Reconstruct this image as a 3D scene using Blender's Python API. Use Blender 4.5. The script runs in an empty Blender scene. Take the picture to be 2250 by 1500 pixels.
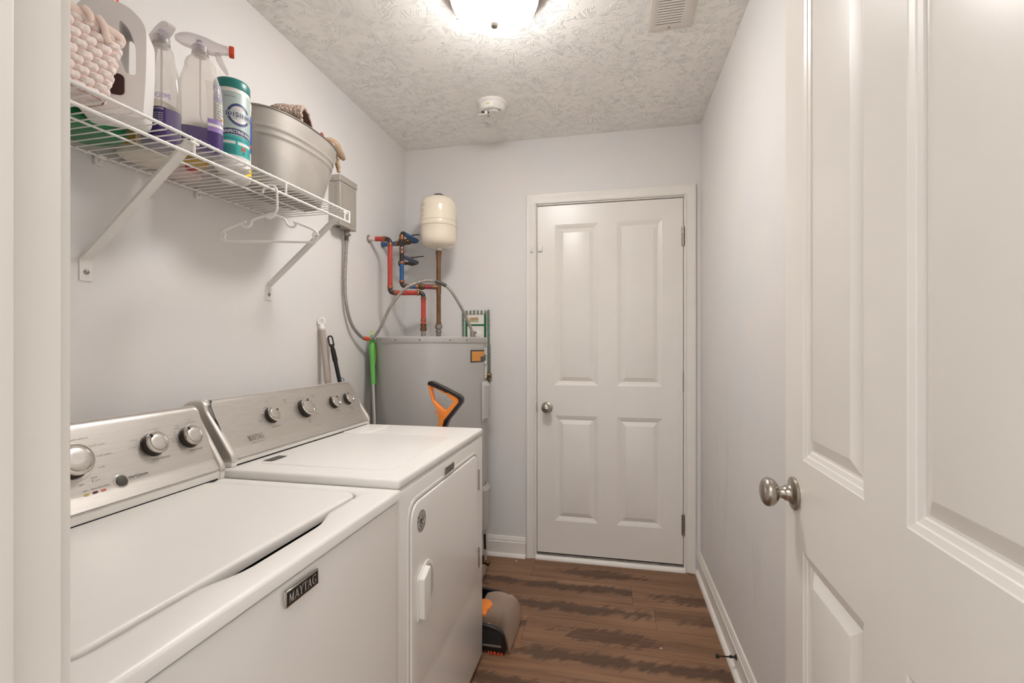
import bpy, bmesh, math, random
from mathutils import Vector, Matrix
random.seed(7)
PI = math.pi
SC = bpy.context.scene
COL = SC.collection

# ------------------------------------------------------------------ camera
cam = bpy.data.cameras.new('camera')
cam_ob = bpy.data.objects.new('camera', cam)
COL.objects.link(cam_ob)
cam.sensor_width = 36.0
cam.lens = 36.0 * 1036.8 / 2250.0
cam.shift_y = 12.57 / 2250.0
cam.clip_start = 0.02
cam_ob.location = (0, 0, 1.2353)
cam_ob.rotation_euler = (PI / 2, 0, math.radians(11.97))
SC.camera = cam_ob

# ------------------------------------------------------------------ view + light
SC.view_settings.view_transform = 'Standard'
SC.view_settings.look = 'None'
SC.view_settings.gamma = 1.0
SC.view_settings.use_curve_mapping = False
SC.view_settings.exposure = 0.76

LAMP_EMIT = 44.0
w = bpy.data.worlds.new('world')
SC.world = w
w.use_nodes = True
w.node_tree.nodes['Background'].inputs[0].default_value = (1.0, 0.985, 0.97, 1)
w.node_tree.nodes['Background'].inputs[1].default_value = 0.65
# added fill lamp with no fixture, unseen behind the doorway the picture is taken from
hl = bpy.data.lights.new('fill_light', 'AREA')
hl.shape = 'DISK'
hl.size = 0.6
hl.energy = 8
hl.color = (1.0, 0.98, 0.96)
hlo = bpy.data.objects.new('fill_light', hl)
COL.objects.link(hlo)
hlo.location = (-0.05, -0.95, 2.38)
hlo.rotation_euler = (math.radians(28), 0, 0)

# ------------------------------------------------------------------ node helpers
def srgb(r, g, b):
    f = lambda c: (c / 255) / 12.92 if c / 255 <= 0.04045 else ((c / 255 + 0.055) / 1.055) ** 2.4
    return (f(r), f(g), f(b), 1)

class NT:
    def __init__(s, m):
        s.t = m.node_tree
        s.n = s.t.nodes
        s.bsdf = s.n['Principled BSDF']
    def node(s, typ, **kw):
        nd = s.n.new(typ)
        for k, v in kw.items():
            setattr(nd, k, v)
        return nd
    def put(s, sock, v):
        if isinstance(v, bpy.types.NodeSocket):
            s.t.links.new(v, sock)
        else:
            sock.default_value = v
    def m(s, op, a, b=None, c=None, clamp=False):
        nd = s.node('ShaderNodeMath', operation=op, use_clamp=clamp)
        s.put(nd.inputs[0], a)
        if b is not None: s.put(nd.inputs[1], b)
        if c is not None: s.put(nd.inputs[2], c)
        return nd.outputs[0]
    def v(s, op, a, b=None, scale=None):
        nd = s.node('ShaderNodeVectorMath', operation=op)
        s.put(nd.inputs[0], a)
        if b is not None: s.put(nd.inputs[1], b)
        if scale is not None: s.put(nd.inputs['Scale'], scale)
        return nd.outputs['Value'] if op in ('LENGTH', 'DOT_PRODUCT') else nd.outputs[0]
    def xyz(s, x, y, z):
        nd = s.node('ShaderNodeCombineXYZ')
        for i, q in enumerate((x, y, z)): s.put(nd.inputs[i], q)
        return nd.outputs[0]
    def sep(s, v):
        nd = s.node('ShaderNodeSeparateXYZ'); s.put(nd.inputs[0], v)
        return nd.outputs
    def noise(s, vec, scale, detail=2, rough=0.5, dist=0.0):
        nd = s.node('ShaderNodeTexNoise')
        s.put(nd.inputs['Vector'], vec)
        nd.inputs['Scale'].default_value = scale
        nd.inputs['Detail'].default_value = detail
        nd.inputs['Roughness'].default_value = rough
        nd.inputs['Distortion'].default_value = dist
        return nd.outputs[0]
    def white(s, vec):
        nd = s.node('ShaderNodeTexWhiteNoise'); s.put(nd.inputs['Vector'], vec)
        return nd.outputs['Value']
    def ramp(s, val, lo, hi, a=0.0, b=1.0):
        nd = s.node('ShaderNodeMapRange', interpolation_type='SMOOTHSTEP')
        s.put(nd.inputs[0], val)
        for i, q in enumerate((lo, hi, a, b)): s.put(nd.inputs[i + 1], q)
        return nd.outputs[0]
    def mix(s, f, a, b):
        nd = s.node('ShaderNodeMix', data_type='RGBA')
        s.put(nd.inputs[0], f); s.put(nd.inputs[6], a); s.put(nd.inputs[7], b)
        return nd.outputs[2]
    def bump(s, h, strength=0.5, dist=0.002):
        nd = s.node('ShaderNodeBump')
        nd.inputs['Strength'].default_value = strength
        nd.inputs['Distance'].default_value = dist
        s.put(nd.inputs['Height'], h)
        s.t.links.new(nd.outputs[0], s.bsdf.inputs['Normal'])
    def pos(s):
        return s.node('ShaderNodeNewGeometry').outputs['Position']
    def obj(s):
        return s.node('ShaderNodeTexCoord').outputs['Object']

def mat(name, col, rough=0.5, metal=0.0, spec=0.5, coat=0.0, bump=None, vary=None, emit=None):
    m = bpy.data.materials.new(name)
    m.use_nodes = True
    n = NT(m)
    b = n.bsdf
    c = srgb(*col) if max(col) > 1.0 else (*col, 1)
    b.inputs['Base Color'].default_value = c
    b.inputs['Roughness'].default_value = rough
    b.inputs['Metallic'].default_value = metal
    b.inputs['Specular IOR Level'].default_value = spec
    b.inputs['Coat Weight'].default_value = coat
    b.inputs['Coat Roughness'].default_value = 0.08
    if vary:      # (scale, amount)
        f = n.noise(n.obj(), vary[0], 4)
        f = n.ramp(f, 0.3, 0.7)
        c2 = tuple(x * (1 - vary[1]) for x in c[:3]) + (1,)
        n.put(b.inputs['Base Color'], n.mix(f, c, c2))
    if bump:      # (scale, strength, distance)
        n.bump(n.noise(n.obj(), bump[0], 3), bump[1], bump[2])
    if emit:
        b.inputs['Emission Color'].default_value = (*emit[0], 1)
        b.inputs['Emission Strength'].default_value = emit[1]
    return m

def mat_wall():
    m = mat('wall_paint', (212, 213, 216), 0.55, spec=0.3)
    n = NT(m)
    p = n.pos()
    a = n.noise(p, 2.2, 5, 0.6)
    smear = n.noise(n.v('MULTIPLY', p, (9, 9, 2.0)), 1.0, 5, 0.65)
    z = n.sep(p)[2]
    low = n.ramp(z, 1.5, 0.2)                     # scuffs and grubby marks low on the walls
    g = n.m('MULTIPLY', n.ramp(smear, 0.56, 0.74), low)
    base = n.mix(n.ramp(a, 0.35, 0.65), srgb(230, 225, 221), srgb(225, 223, 222))
    n.put(n.bsdf.inputs['Base Color'], n.mix(n.m('MULTIPLY', g, 0.20), base, srgb(170, 160, 148)))
    n.bump(n.noise(p, 170, 3, 0.6), 0.10, 0.001)
    return m

def mat_ceiling():
    m = mat('ceiling_stomp', (250, 247, 242), 0.8, spec=0.15)
    n = NT(m)
    s = n.sep(n.pos())
    p = n.xyz(s[0], s[1], 0.0)
    wob = n.node('ShaderNodeTexNoise')
    n.put(wob.inputs['Vector'], p); wob.inputs['Scale'].default_value = 14
    wv = n.v('SCALE', n.v('SUBTRACT', wob.outputs['Color'], (0.5, 0.5, 0.5)), scale=0.035)
    pw = n.v('ADD', p, wv)
    hs = []
    for k, (sc, off, fr) in enumerate(((5.2, 0.0, 5.2), (6.1, 3.7, 4.6), (4.6, 8.1, 5.0))):
        po = n.v('ADD', pw, (off, off * 0.6, 0.0))
        vo = n.node('ShaderNodeTexVoronoi', voronoi_dimensions='2D')
        n.put(vo.inputs['Vector'], po); vo.inputs['Scale'].default_value = sc
        d = n.v('SUBTRACT', po, vo.outputs['Position'])
        ds = n.sep(d)
        d2 = n.xyz(ds[0], ds[1], 0.0)
        r = n.v('LENGTH', d2)
        q = n.v('SCALE', n.v('NORMALIZE', d2), scale=fr)
        q = n.v('ADD', q, n.v('SCALE', vo.outputs['Color'], scale=31.0))
        q = n.v('ADD', q, n.xyz(0.0, 0.0, n.m('MULTIPLY', r, 9.0)))
        a = n.noise(q, 1.0, 2.0, 0.55)
        ridge = n.ramp(n.m('ABSOLUTE', n.m('SUBTRACT', a, 0.52)), 0.0, 0.045, 1.0, 0.0)
        brk = n.ramp(n.noise(n.v('ADD', p, (off, 0, 0)), 22, 2), 0.47, 0.60)
        fade = n.m('MULTIPLY', n.ramp(r, 0.005, 0.03), n.ramp(r, 0.07, 0.15, 1.0, 0.0))
        hs.append(n.m('MULTIPLY', n.m('MULTIPLY', ridge, fade), brk))
    h = n.m('MAXIMUM', n.m('MAXIMUM', hs[0], hs[1]), n.m('MULTIPLY', hs[2], 0.7))
    fine = n.noise(p, 120, 3, 0.6)
    h = n.m('ADD', h, n.m('MULTIPLY', fine, 0.03))
    n.bump(h, 0.8, 0.0034)
    return m

def mat_floor():
    m = mat('plank_floor', (110, 80, 62), 0.5, spec=0.3)
    n = NT(m)
    s = n.sep(n.pos())
    x, y = s[0], s[1]
    W, L = 0.1855, 1.22
    t = n.m('DIVIDE', n.m('SUBTRACT', y, 0.2905), W)
    row = n.m('FLOOR', t)
    v = n.m('FRACT', t)
    # joints: offsets of the rows that can be seen, the rest at random
    off = n.m('MULTIPLY', n.white(n.xyz(row, 3.0, 0.0)), L)
    for r_, o_ in ((11, 0.098), (10, 0.192), (9, -0.378), (12, -0.43), (8, -0.72), (7, 0.58)):
        eq = n.m('COMPARE', row, float(r_) - 0.0, 0.2)
        off = n.m('ADD', n.m('MULTIPLY', off, n.m('SUBTRACT', 1.0, eq)), n.m('MULTIPLY', eq, o_))
    u = n.m('DIVIDE', n.m('SUBTRACT', x, off), L)
    pl = n.m('FLOOR', u)
    pid = n.xyz(row, pl, 1.0)
    r1 = n.white(pid)
    r2 = n.white(n.xyz(row, pl, 7.0))
    # which planks carry the saw marks / the dark knot
    sawm = n.ramp(r1, 0.30, 0.32)
    for r_, p_, val in ((11, -1, 1.0), (10, -1, 1.0), (8, -1, 1.0), (7, -1, 1.0), (11, 0, 0.0), (9, 0, 0.0), (9, -1, 1.0), (12, 0, 0.0), (12, -1, 0.0), (10, 0, 0.35), (8, 0, 1.0), (7, 0, 1.0)):
        eq = n.m('MULTIPLY', n.m('COMPARE', row, float(r_), 0.2), n.m('COMPARE', pl, float(p_), 0.2))
        sawm = n.m('ADD', n.m('MULTIPLY', sawm, n.m('SUBTRACT', 1.0, eq)), n.m('MULTIPLY', eq, val))
    seedv = n.v('SCALE', pid, scale=5.3)
    P = n.v('ADD', n.xyz(x, y, 0.0), seedv)
    # diagonal saw hatch (rotated, strongly stretched noise)
    ca, sa = math.cos(math.radians(48)), math.sin(math.radians(48))
    along = n.m('ADD', n.m('MULTIPLY', x, ca), n.m('MULTIPLY', y, sa))
    acr = n.m('SUBTRACT', n.m('MULTIPLY', y, ca), n.m('MULTIPLY', x, sa))
    hatch = n.noise(n.v('ADD', n.xyz(n.m('MULTIPLY', along, 7.0), n.m('MULTIPLY', acr, 70.0), 0.0), seedv), 1.0, 3, 0.7)
    blob = n.noise(n.v('ADD', n.xyz(n.m('MULTIPLY', x, 13.0), n.m('MULTIPLY', y, 8.0), 0.0), seedv), 1.0, 2)
    drift = n.noise(n.v('ADD', n.xyz(n.m('MULTIPLY', x, 2.2), 0.0, 0.0), seedv), 1.0, 1)
    dv = n.m('ABSOLUTE', n.m('SUBTRACT', v, n.m('ADD', 0.46, n.m('MULTIPLY', drift, 0.32))))
    band = n.m('SUBTRACT', 0.23, dv)
    band = n.m('ADD', band, n.m('MULTIPLY', n.m('SUBTRACT', hatch, 0.5), 0.55))
    band = n.m('ADD', band, n.m('MULTIPLY', n.m('SUBTRACT', blob, 0.5), 0.5))
    saw = n.m('MULTIPLY', n.ramp(band, -0.03, 0.16), sawm)
    # knots (long dark ellipses) on the other planks
    kx = n.m('DIVIDE', n.m('SUBTRACT', n.m('FRACT', u), n.m('ADD', 0.27, n.m('MULTIPLY', r2, 0.05))), 0.36)
    ky = n.m('DIVIDE', n.m('SUBTRACT', v, 0.5), 0.55)
    kr = n.v('LENGTH', n.xyz(kx, ky, 0.0))
    kn = n.m('SUBTRACT', 0.55, kr)
    kn = n.m('ADD', kn, n.m('MULTIPLY', n.m('SUBTRACT', hatch, 0.5), 0.9))
    kn = n.m('ADD', kn, n.m('MULTIPLY', n.m('SUBTRACT', n.noise(n.xyz(n.m('MULTIPLY', x, 12.0), n.m('MULTIPLY', y, 60.0), 0.0), 1.0, 3), 0.5), 0.8))
    knot = n.m('MULTIPLY', n.ramp(kn, -0.03, 0.22), n.m('SUBTRACT', 1.0, sawm))
    # long grain
    grain = n.noise(n.v('ADD', n.xyz(n.m('MULTIPLY', x, 3.0), n.m('MULTIPLY', y, 75.0), 0.0), seedv), 1.0, 4, 0.6)
    wide = n.noise(n.v('ADD', n.xyz(n.m('MULTIPLY', x, 1.6), n.m('MULTIPLY', y, 14.0), 0.0), seedv), 1.0, 3, 0.55)
    base = n.mix(n.ramp(wide, 0.32, 0.66), srgb(158, 121, 93), srgb(128, 95, 72))
    base = n.mix(n.ramp(r2, 0.0, 1.0, 0.0, 0.45), base, srgb(122, 90, 68))
    base = n.mix(n.ramp(grain, 0.45, 0.75, 0.0, 0.4), base, srgb(94, 68, 52))
    base = n.mix(n.m('MULTIPLY', saw, 0.74), base, srgb(72, 54, 47))
    base = n.mix(n.m('MULTIPLY', knot, 0.72), base, srgb(80, 57, 48))
    # seams
    e1 = n.m('MINIMUM', v, n.m('SUBTRACT', 1.0, v))
    fu = n.m('FRACT', u)
    e2 = n.m('MULTIPLY', n.m('MINIMUM', fu, n.m('SUBTRACT', 1.0, fu)), L / W)
    seam = n.ramp(n.m('MINIMUM', e1, e2), 0.002, 0.012, 1.0, 0.0)
    base = n.mix(n.m('MULTIPLY', seam, 0.42), base, srgb(50, 36, 30))
    n.put(n.bsdf.inputs['Base Color'], base)
    n.put(n.bsdf.inputs['Roughness'], n.ramp(grain, 0.3, 0.8, 0.42, 0.6))
    h = n.m('SUBTRACT', n.m('MULTIPLY', grain, 0.35), seam)
    h = n.m('SUBTRACT', h, n.m('MULTIPLY', saw, 0.15))
    n.bump(h, 0.35, 0.0015)
    return m

def mat_brushed(name, col, rough=0.32, axis=1, st=0.25):
    m = mat(name, col, rough, 1.0)
    n = NT(m)
    sc = [620, 620, 620]; sc[axis] = 14
    f = n.noise(n.v('MULTIPLY', n.obj(), tuple(sc)), 1.0, 4, 0.7)
    c = srgb(*col)
    n.put(n.bsdf.inputs['Base Color'], n.mix(n.ramp(f, 0.3, 0.7), c, tuple(q * 0.88 for q in c[:3]) + (1,)))
    n.put(n.bsdf.inputs['Roughness'], n.ramp(f, 0.2, 0.8, rough - 0.06, rough + 0.12))
    n.bump(f, st, 0.0004)
    return m

def mat_clear(name, col=(1, 1, 1), rough=0.04, gloss=0.10, tint=0.95):
    """thin clear plastic: transparent body with a fresnel gloss"""
    m = bpy.data.materials.new(name)
    m.use_nodes = True
    t = m.node_tree
    for nd in list(t.nodes): t.nodes.remove(nd)
    out = t.nodes.new('ShaderNodeOutputMaterial')
    mx = t.nodes.new('ShaderNodeMixShader'); tr = t.nodes.new('ShaderNodeBsdfTransparent')
    gl = t.nodes.new('ShaderNodeBsdfPrincipled')
    gl.inputs['Base Color'].default_value = (*col, 1); gl.inputs['Roughness'].default_value = rough
    tr.inputs[0].default_value = (*[c * tint for c in col], 1)
    lw = t.nodes.new('ShaderNodeLayerWeight'); lw.inputs[0].default_value = 0.35
    ad = t.nodes.new('ShaderNodeMath'); ad.operation = 'MULTIPLY_ADD'; ad.inputs[1].default_value = 0.65; ad.inputs[2].default_value = gloss
    t.links.new(lw.outputs['Facing'], ad.inputs[0]); t.links.new(ad.outputs[0], mx.inputs[0])
    t.links.new(tr.outputs[0], mx.inputs[1]); t.links.new(gl.outputs[0], mx.inputs[2]); t.links.new(mx.outputs[0], out.inputs[0])
    return m

M = {}
M['wall'] = mat_wall()
M['ceiling'] = mat_ceiling()
M['floor'] = mat_floor()
M['trim'] = mat('trim_paint', (237, 232, 225), 0.38, spec=0.45, vary=(7, 0.03))
M['door'] = mat('door_paint', (236, 231, 224), 0.30, spec=0.5, bump=(60, 0.03, 0.001), vary=(5, 0.03))
M['enamel'] = mat('white_enamel', (239, 235, 230), 0.18, spec=0.5)
M['enamel_top'] = mat('white_enamel_top', (239, 235, 230), 0.36, spec=0.45, bump=(140, 0.06, 0.001))
M['plastic_w'] = mat('white_plastic', (232, 228, 222), 0.4)
M['wire'] = mat('white_vinyl_wire', (238, 234, 230), 0.35)
M['steel'] = mat_brushed('brushed_steel', (212, 207, 201), 0.38, 1)
M['steelcap'] = mat_brushed('steel_end_cap', (226, 221, 215), 0.46, 2, 0.05)
M['nickel'] = mat('satin_nickel', (178, 170, 160), 0.28, 1.0)
M['chrome'] = mat('chrome', (205, 200, 193), 0.12, 1.0)
M['zinc'] = mat('galvanised_zinc', (158, 152, 145), 0.42, 0.75, vary=(18, 0.18))
M['knobside'] = mat('dark_knob_side', (62, 56, 51), 0.35, 0.6)
M['black'] = mat('black_plastic', (22, 19, 18), 0.28)
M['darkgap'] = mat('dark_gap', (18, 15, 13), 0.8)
M['darkgrey'] = mat('dark_grey', (76, 72, 68), 0.5)
M['ink'] = mat('print_ink', (84, 79, 74), 0.5)
M['inkfaint'] = mat('faint_print_ink', (140, 134, 127), 0.5)
M['tub'] = mat('galvanised_tub', (158, 151, 143), 0.55, 0.15, vary=(12, 0.12), bump=(14, 0.08, 0.004))
M['boxgrey'] = mat('grey_enclosure_paint', (170, 163, 154), 0.42, 0.15)
M['heater'] = mat('heater_grey_paint', (182, 179, 176), 0.33, 0.1, vary=(3, 0.05))
M['heater_cover'] = mat('heater_cover_paint', (184, 181, 177), 0.38, 0.1)
M['copper'] = mat('copper_ring', (160, 106, 78), 0.35, 0.85)
M['brass'] = mat('aged_brass', (122, 92, 62), 0.42, 0.8, vary=(60, 0.3))
M['brasspipe'] = mat('brown_copper_pipe', (134, 100, 74), 0.38, 0.7, vary=(25, 0.25))
M['pexred'] = mat('red_pex', (186, 66, 54), 0.4, vary=(30, 0.12))
M['pexblue'] = mat('blue_pex', (42, 96, 150), 0.4, vary=(30, 0.15))
M['pexbluedull'] = mat('dull_blue_pex', (76, 84, 108), 0.5, vary=(30, 0.15))
M['fitting'] = mat('dark_fitting', (48, 43, 40), 0.38)
M['cream'] = mat('cream_tank_paint', (236, 224, 204), 0.2, coat=0.5)
M['pink'] = mat('pink_woven_strap', (245, 230, 223), 0.7, bump=(160, 0.35, 0.002), vary=(70, 0.16))
M['pinkrim'] = mat('pink_cloth_rim', (226, 202, 190), 0.8)
M['jug'] = mat('white_jug_plastic', (244, 240, 237), 0.3, spec=0.5)
M['redcap'] = mat('red_cap', (196, 48, 44), 0.35)
M['maroon'] = mat('maroon_label', (58, 22, 20), 0.4)
M['clear'] = mat_clear('clear_plastic', (0.97, 0.95, 0.93), 0.05, 0.05)
M['frost'] = mat_clear('frosted_plastic', (0.95, 0.92, 0.92), 0.25, 0.24)
M['purple'] = mat('purple_liquid', (74, 28, 138), 0.08, coat=0.3)
NT(M['purple']).bsdf.inputs['Transmission Weight'].default_value = 0.15
M['purplelabel'] = mat('purple_label', (70, 46, 112), 0.4)
M['lilac'] = mat('lilac_print', (158, 136, 196), 0.45)
M['labelgrey'] = mat('pale_label', (214, 208, 206), 0.4)
M['white'] = mat('white_print', (236, 232, 228), 0.4)
M['green_leaf'] = mat('leaf_green', (120, 160, 70), 0.5)
M['orange'] = mat('orange_plastic', (246, 142, 52), 0.35)
M['orangecap'] = mat('orange_red_plastic', (216, 74, 40), 0.35)
M['teal'] = mat('teal_lid', (34, 122, 116), 0.35)
M['tealband'] = mat('teal_label', (62, 178, 170), 0.4)
M['silverlabel'] = mat('pale_green_label', (184, 200, 196), 0.35, 0.1)
M['navy'] = mat('navy_print', (62, 72, 118), 0.4)
M['redink'] = mat('red_print', (214, 64, 48), 0.4)
M['blueprint'] = mat('blue_label', (30, 92, 176), 0.4)
M['yellow'] = mat('yellow_label', (238, 206, 44), 0.4)
M['amber'] = mat('amber_bottle', (206, 166, 84), 0.35)
M['greenjug'] = mat('green_jug_plastic', (40, 122, 72), 0.35)
M['creamjug'] = mat('cream_jug_plastic', (226, 216, 200), 0.35)
M['pinkjar'] = mat('pale_jar_plastic', (214, 194, 188), 0.35)
M['sherpa'] = mat('sherpa_fleece', (192, 170, 156), 0.95, bump=(260, 0.6, 0.002), vary=(90, 0.2))
M['suede'] = mat('tan_suede', (176, 150, 122), 0.9, vary=(40, 0.15))
M['redcloth'] = mat('red_cloth', (150, 36, 26), 0.8)
M['handle_grey'] = mat('taupe_foam_grip', (176, 164, 154), 0.6)
M['lime'] = mat('lime_green_plastic', (104, 182, 84), 0.4)
M['limelight'] = mat('light_lime_plastic', (168, 206, 92), 0.4)
M['alu'] = mat('brushed_aluminium', (180, 178, 174), 0.3, 0.9)
M['flex'] = mat('flex_conduit_steel', (160, 154, 147), 0.38, 0.5)
M['smoke'] = mat_clear('smoky_clear_plastic', (0.80, 0.66, 0.55), 0.12, 0.02)
M['orangelabel'] = mat('orange_energy_label', (216, 146, 66), 0.5)
M['greencloth'] = mat('green_stripe', (24, 104, 70), 0.85, bump=(300, 0.5, 0.002))
M['whitecloth'] = mat('white_card', (232, 224, 216), 0.7)
M['mopgreen'] = mat('green_grey_mop_fibre', (140, 154, 142), 0.95, bump=(400, 0.8, 0.003), vary=(300, 0.5))
M['mopwhite'] = mat('white_mop_fibre', (222, 216, 208), 0.95, bump=(300, 0.6, 0.003))
M['bluecord'] = mat('blue_cord', (40, 84, 132), 0.6)
M['badgeprint'] = mat('pale_badge_print', (176, 169, 161), .4)
M['glass'] = mat('lit_opal_glass', (250, 246, 240), 0.25, emit=((1.0, 0.968, 0.937), LAMP_EMIT))
# the opal bowl glows most round its bulbs at the bottom, its emission falls off towards the rim
_n = NT(M['glass'])
_z = _n.sep(_n.pos())[2]
_n.put(_n.bsdf.inputs['Emission Strength'], _n.ramp(_z, 2.342, 2.425, LAMP_EMIT, LAMP_EMIT * 0.40))
M['screw'] = mat('screw_metal', (150, 146, 140), 0.3, 0.9)
M['rubber'] = mat('black_rubber', (32, 29, 27), 0.6)

# ------------------------------------------------------------------ mesh helpers
class G:
    """collects shapes into one mesh"""
    def __init__(s):
        s.v = []; s.f = []
    def add(s, vs, fs):
        o = len(s.v)
        s.v += [tuple(q) for q in vs]
        s.f += [tuple(i + o for i in f) for f in fs]
        return s
    def box(s, x0, x1, y0, y1, z0, z1, bev=0.0, seg=2):
        if bev <= 0:
            vs = [(x, y, z) for x in (x0, x1) for y in (y0, y1) for z in (z0, z1)]
            fs = [(0, 1, 3, 2), (4, 6, 7, 5), (0, 4, 5, 1), (2, 3, 7, 6), (0, 2, 6, 4), (1, 5, 7, 3)]
            return s.add(vs, fs)
        bm = bmesh.new()
        bmesh.ops.create_cube(bm, size=1)
        for q in bm.verts:
            q.co = Vector(((x0 + x1) / 2 + q.co.x * (x1 - x0), (y0 + y1) / 2 + q.co.y * (y1 - y0), (z0 + z1) / 2 + q.co.z * (z1 - z0)))
        bmesh.ops.bevel(bm, geom=bm.edges[:], offset=bev, segments=seg, affect='EDGES', profile=0.5)
        return s.bm(bm)
    def bm(s, bm):
        bm.verts.index_update()
        s.add([q.co[:] for q in bm.verts], [[q.index for q in f.verts] for f in bm.faces])
        bm.free()
        return s
    def lathe(s, prof, center=(0, 0, 0), axis=(0, 0, 1), seg=32, sx=1.0, sy=1.0, ref=None):
        """prof = [(r, h)...] revolved round axis"""
        ax = Vector(axis).normalized()
        u = Vector(ref).normalized() if ref else ax.orthogonal().normalized()
        if abs(ax.z) > 0.99 and not ref: u = Vector((1, 0, 0))
        w_ = ax.cross(u)
        c = Vector(center)
        vs = []; fs = []
        rows = []
        for r, h in prof:
            if r < 1e-6:
                rows.append([len(vs)]); vs.append(c + ax * h)
            else:
                row = []
                for i in range(seg):
                    a = 2 * PI * i / seg
                    row.append(len(vs)); vs.append(c + ax * h + u * (r * sx * math.cos(a)) + w_ * (r * sy * math.sin(a)))
                rows.append(row)
        for a, b in zip(rows, rows[1:]):
            if len(a) == 1 and len(b) == 1: continue
            for i in range(seg):
                j = (i + 1) % seg
                if len(a) == 1: fs.append((a[0], b[j], b[i]))
                elif len(b) == 1: fs.append((a[i], a[j], b[0]))
                else: fs.append((a[i], a[j], b[j], b[i]))
        if len(rows[0]) > 1: fs.append(tuple(reversed(rows[0])))
        if len(rows[-1]) > 1: fs.append(tuple(rows[-1]))
        return s.add(vs, fs)
    def cyl(s, p0, p1, r, seg=20, r2=None, bev=0.0):
        p0 = Vector(p0); p1 = Vector(p1)
        L = (p1 - p0).length
        r2 = r if r2 is None else r2
        if bev > 0:
            pr = [(r - bev, 0), (r - bev * 0.3, bev * 0.3), (r, bev), (r2, L - bev), (r2 - bev * 0.3, L - bev * 0.3), (r2 - bev, L)]
        else:
            pr = [(r, 0), (r2, L)]
        return s.lathe(pr, p0, (p1 - p0), seg)
    def tube(s, pts, r, seg=12, cap=True, rs=None, flat=None, closed=False):
        """round tube through pts; rs gives a radius per point"""
        P = [Vector(p) for p in pts]
        n = len(P)
        T = []
        for i in range(n):
            a = P[(i - 1) % n] if closed or i > 0 else P[i]
            b = P[(i + 1) % n] if closed or i < n - 1 else P[i]
            T.append((b - a).normalized())
        N = T[0].orthogonal().normalized()
        if flat: 
            N = (Vector(flat[0]) - T[0] * Vector(flat[0]).dot(T[0])).normalized()
        vs = []; fs = []
        for i in range(n):
            if flat:
                N = (Vector(flat[0]) - T[i] * Vector(flat[0]).dot(T[i])).normalized()
            else:
                N = (N - T[i] * N.dot(T[i])).normalized()
            B = T[i].cross(N)
            rr = rs[i] if rs else r
            ra, rb = (rr * flat[1], rr * flat[2]) if flat else (rr, rr)
            for k in range(seg):
                a = 2 * PI * k / seg
                vs.append(P[i] + N * (ra * math.cos(a)) + B * (rb * math.sin(a)))
        m = n if closed else n - 1
        for i in range(m):
            for k in range(seg):
                a = i * seg + k; b = i * seg + (k + 1) % seg
                i2 = (i + 1) % n
                fs.append((a, b, i2 * seg + (k + 1) % seg, i2 * seg + k))
        if cap and not closed:
            fs.append(tuple(reversed(range(seg)))); fs.append(tuple(range((n - 1) * seg, n * seg)))
        return s.add(vs, fs)
    def sphere(s, c, r, seg=16, sc=(1, 1, 1)):
        bm = bmesh.new()
        bmesh.ops.create_uvsphere(bm, u_segments=seg, v_segments=max(6, seg // 2), radius=r)
        for q in bm.verts: q.co = Vector((q.co.x * sc[0] + c[0], q.co.y * sc[1] + c[1], q.co.z * sc[2] + c[2]))
        return s.bm(bm)
    def prism(s, outline, holes, o, u, v, depth, bev=0.0, seg=3):
        """flat outline (2-D points on axes u, v from o) extruded by depth along u x v; optional holes; rim rounded by bev"""
        o = Vector(o); u = Vector(u).normalized(); v = Vector(v).normalized(); w_ = u.cross(v)
        bm = bmesh.new()
        edges = []
        for loop in [outline] + list(holes):
            vv = [bm.verts.new(o + u * a + v * b) for a, b in loop]
            for i in range(len(vv)): edges.append(bm.edges.new((vv[i], vv[(i + 1) % len(vv)])))
        if holes:
            bmesh.ops.triangle_fill(bm, use_beauty=True, edges=edges)
        else:
            bm.faces.new([q for q in bm.verts])
        r = bmesh.ops.extrude_face_region(bm, geom=bm.faces[:])
        nv = [q for q in r['geom'] if isinstance(q, bmesh.types.BMVert)]
        for q in nv: q.co += w_ * depth
        bmesh.ops.recalc_face_normals(bm, faces=bm.faces[:])
        if bev > 0:
            ed = [e for e in bm.edges if len(e.link_faces) == 2 and abs(e.link_faces[0].normal.dot(e.link_faces[1].normal)) < 0.5
                  and (abs(e.link_faces[0].normal.dot(w_)) > 0.9 or abs(e.link_faces[1].normal.dot(w_)) > 0.9)]
            bmesh.ops.bevel(bm, geom=ed, offset=bev, segments=seg, affect='EDGES', profile=0.5, clamp_overlap=True)
        return s.bm(bm)
    def profile(s, prof, a, b, out=None):
        """closed 2-D profile [(p, q)...] with axes given as (P, Q) extruded from a to b"""
        P, Q = out
        P = Vector(P); Q = Vector(Q); a = Vector(a); b = Vector(b)
        n = len(prof)
        vs = [a + P * p + Q * q for p, q in prof] + [b + P * p + Q * q for p, q in prof]
        fs = [(i, (i + 1) % n, n + (i + 1) % n, n + i) for i in range(n)]
        fs += [tuple(reversed(range(n))), tuple(range(n, 2 * n))]
        return s.add(vs, fs)
    def grid(s, fn, nu, nv, closed_u=False):
        vs = []; fs = []
        mu = nu if closed_u else nu + 1
        for j in range(nv + 1):
            for i in range(mu):
                vs.append(fn(i / nu, j / nv))
        for j in range(nv):
            for i in range(nu):
                i2 = (i + 1) % mu
                fs.append((j * mu + i, j * mu + i2, (j + 1) * mu + i2, (j + 1) * mu + i))
        return s.add(vs, fs)

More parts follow.
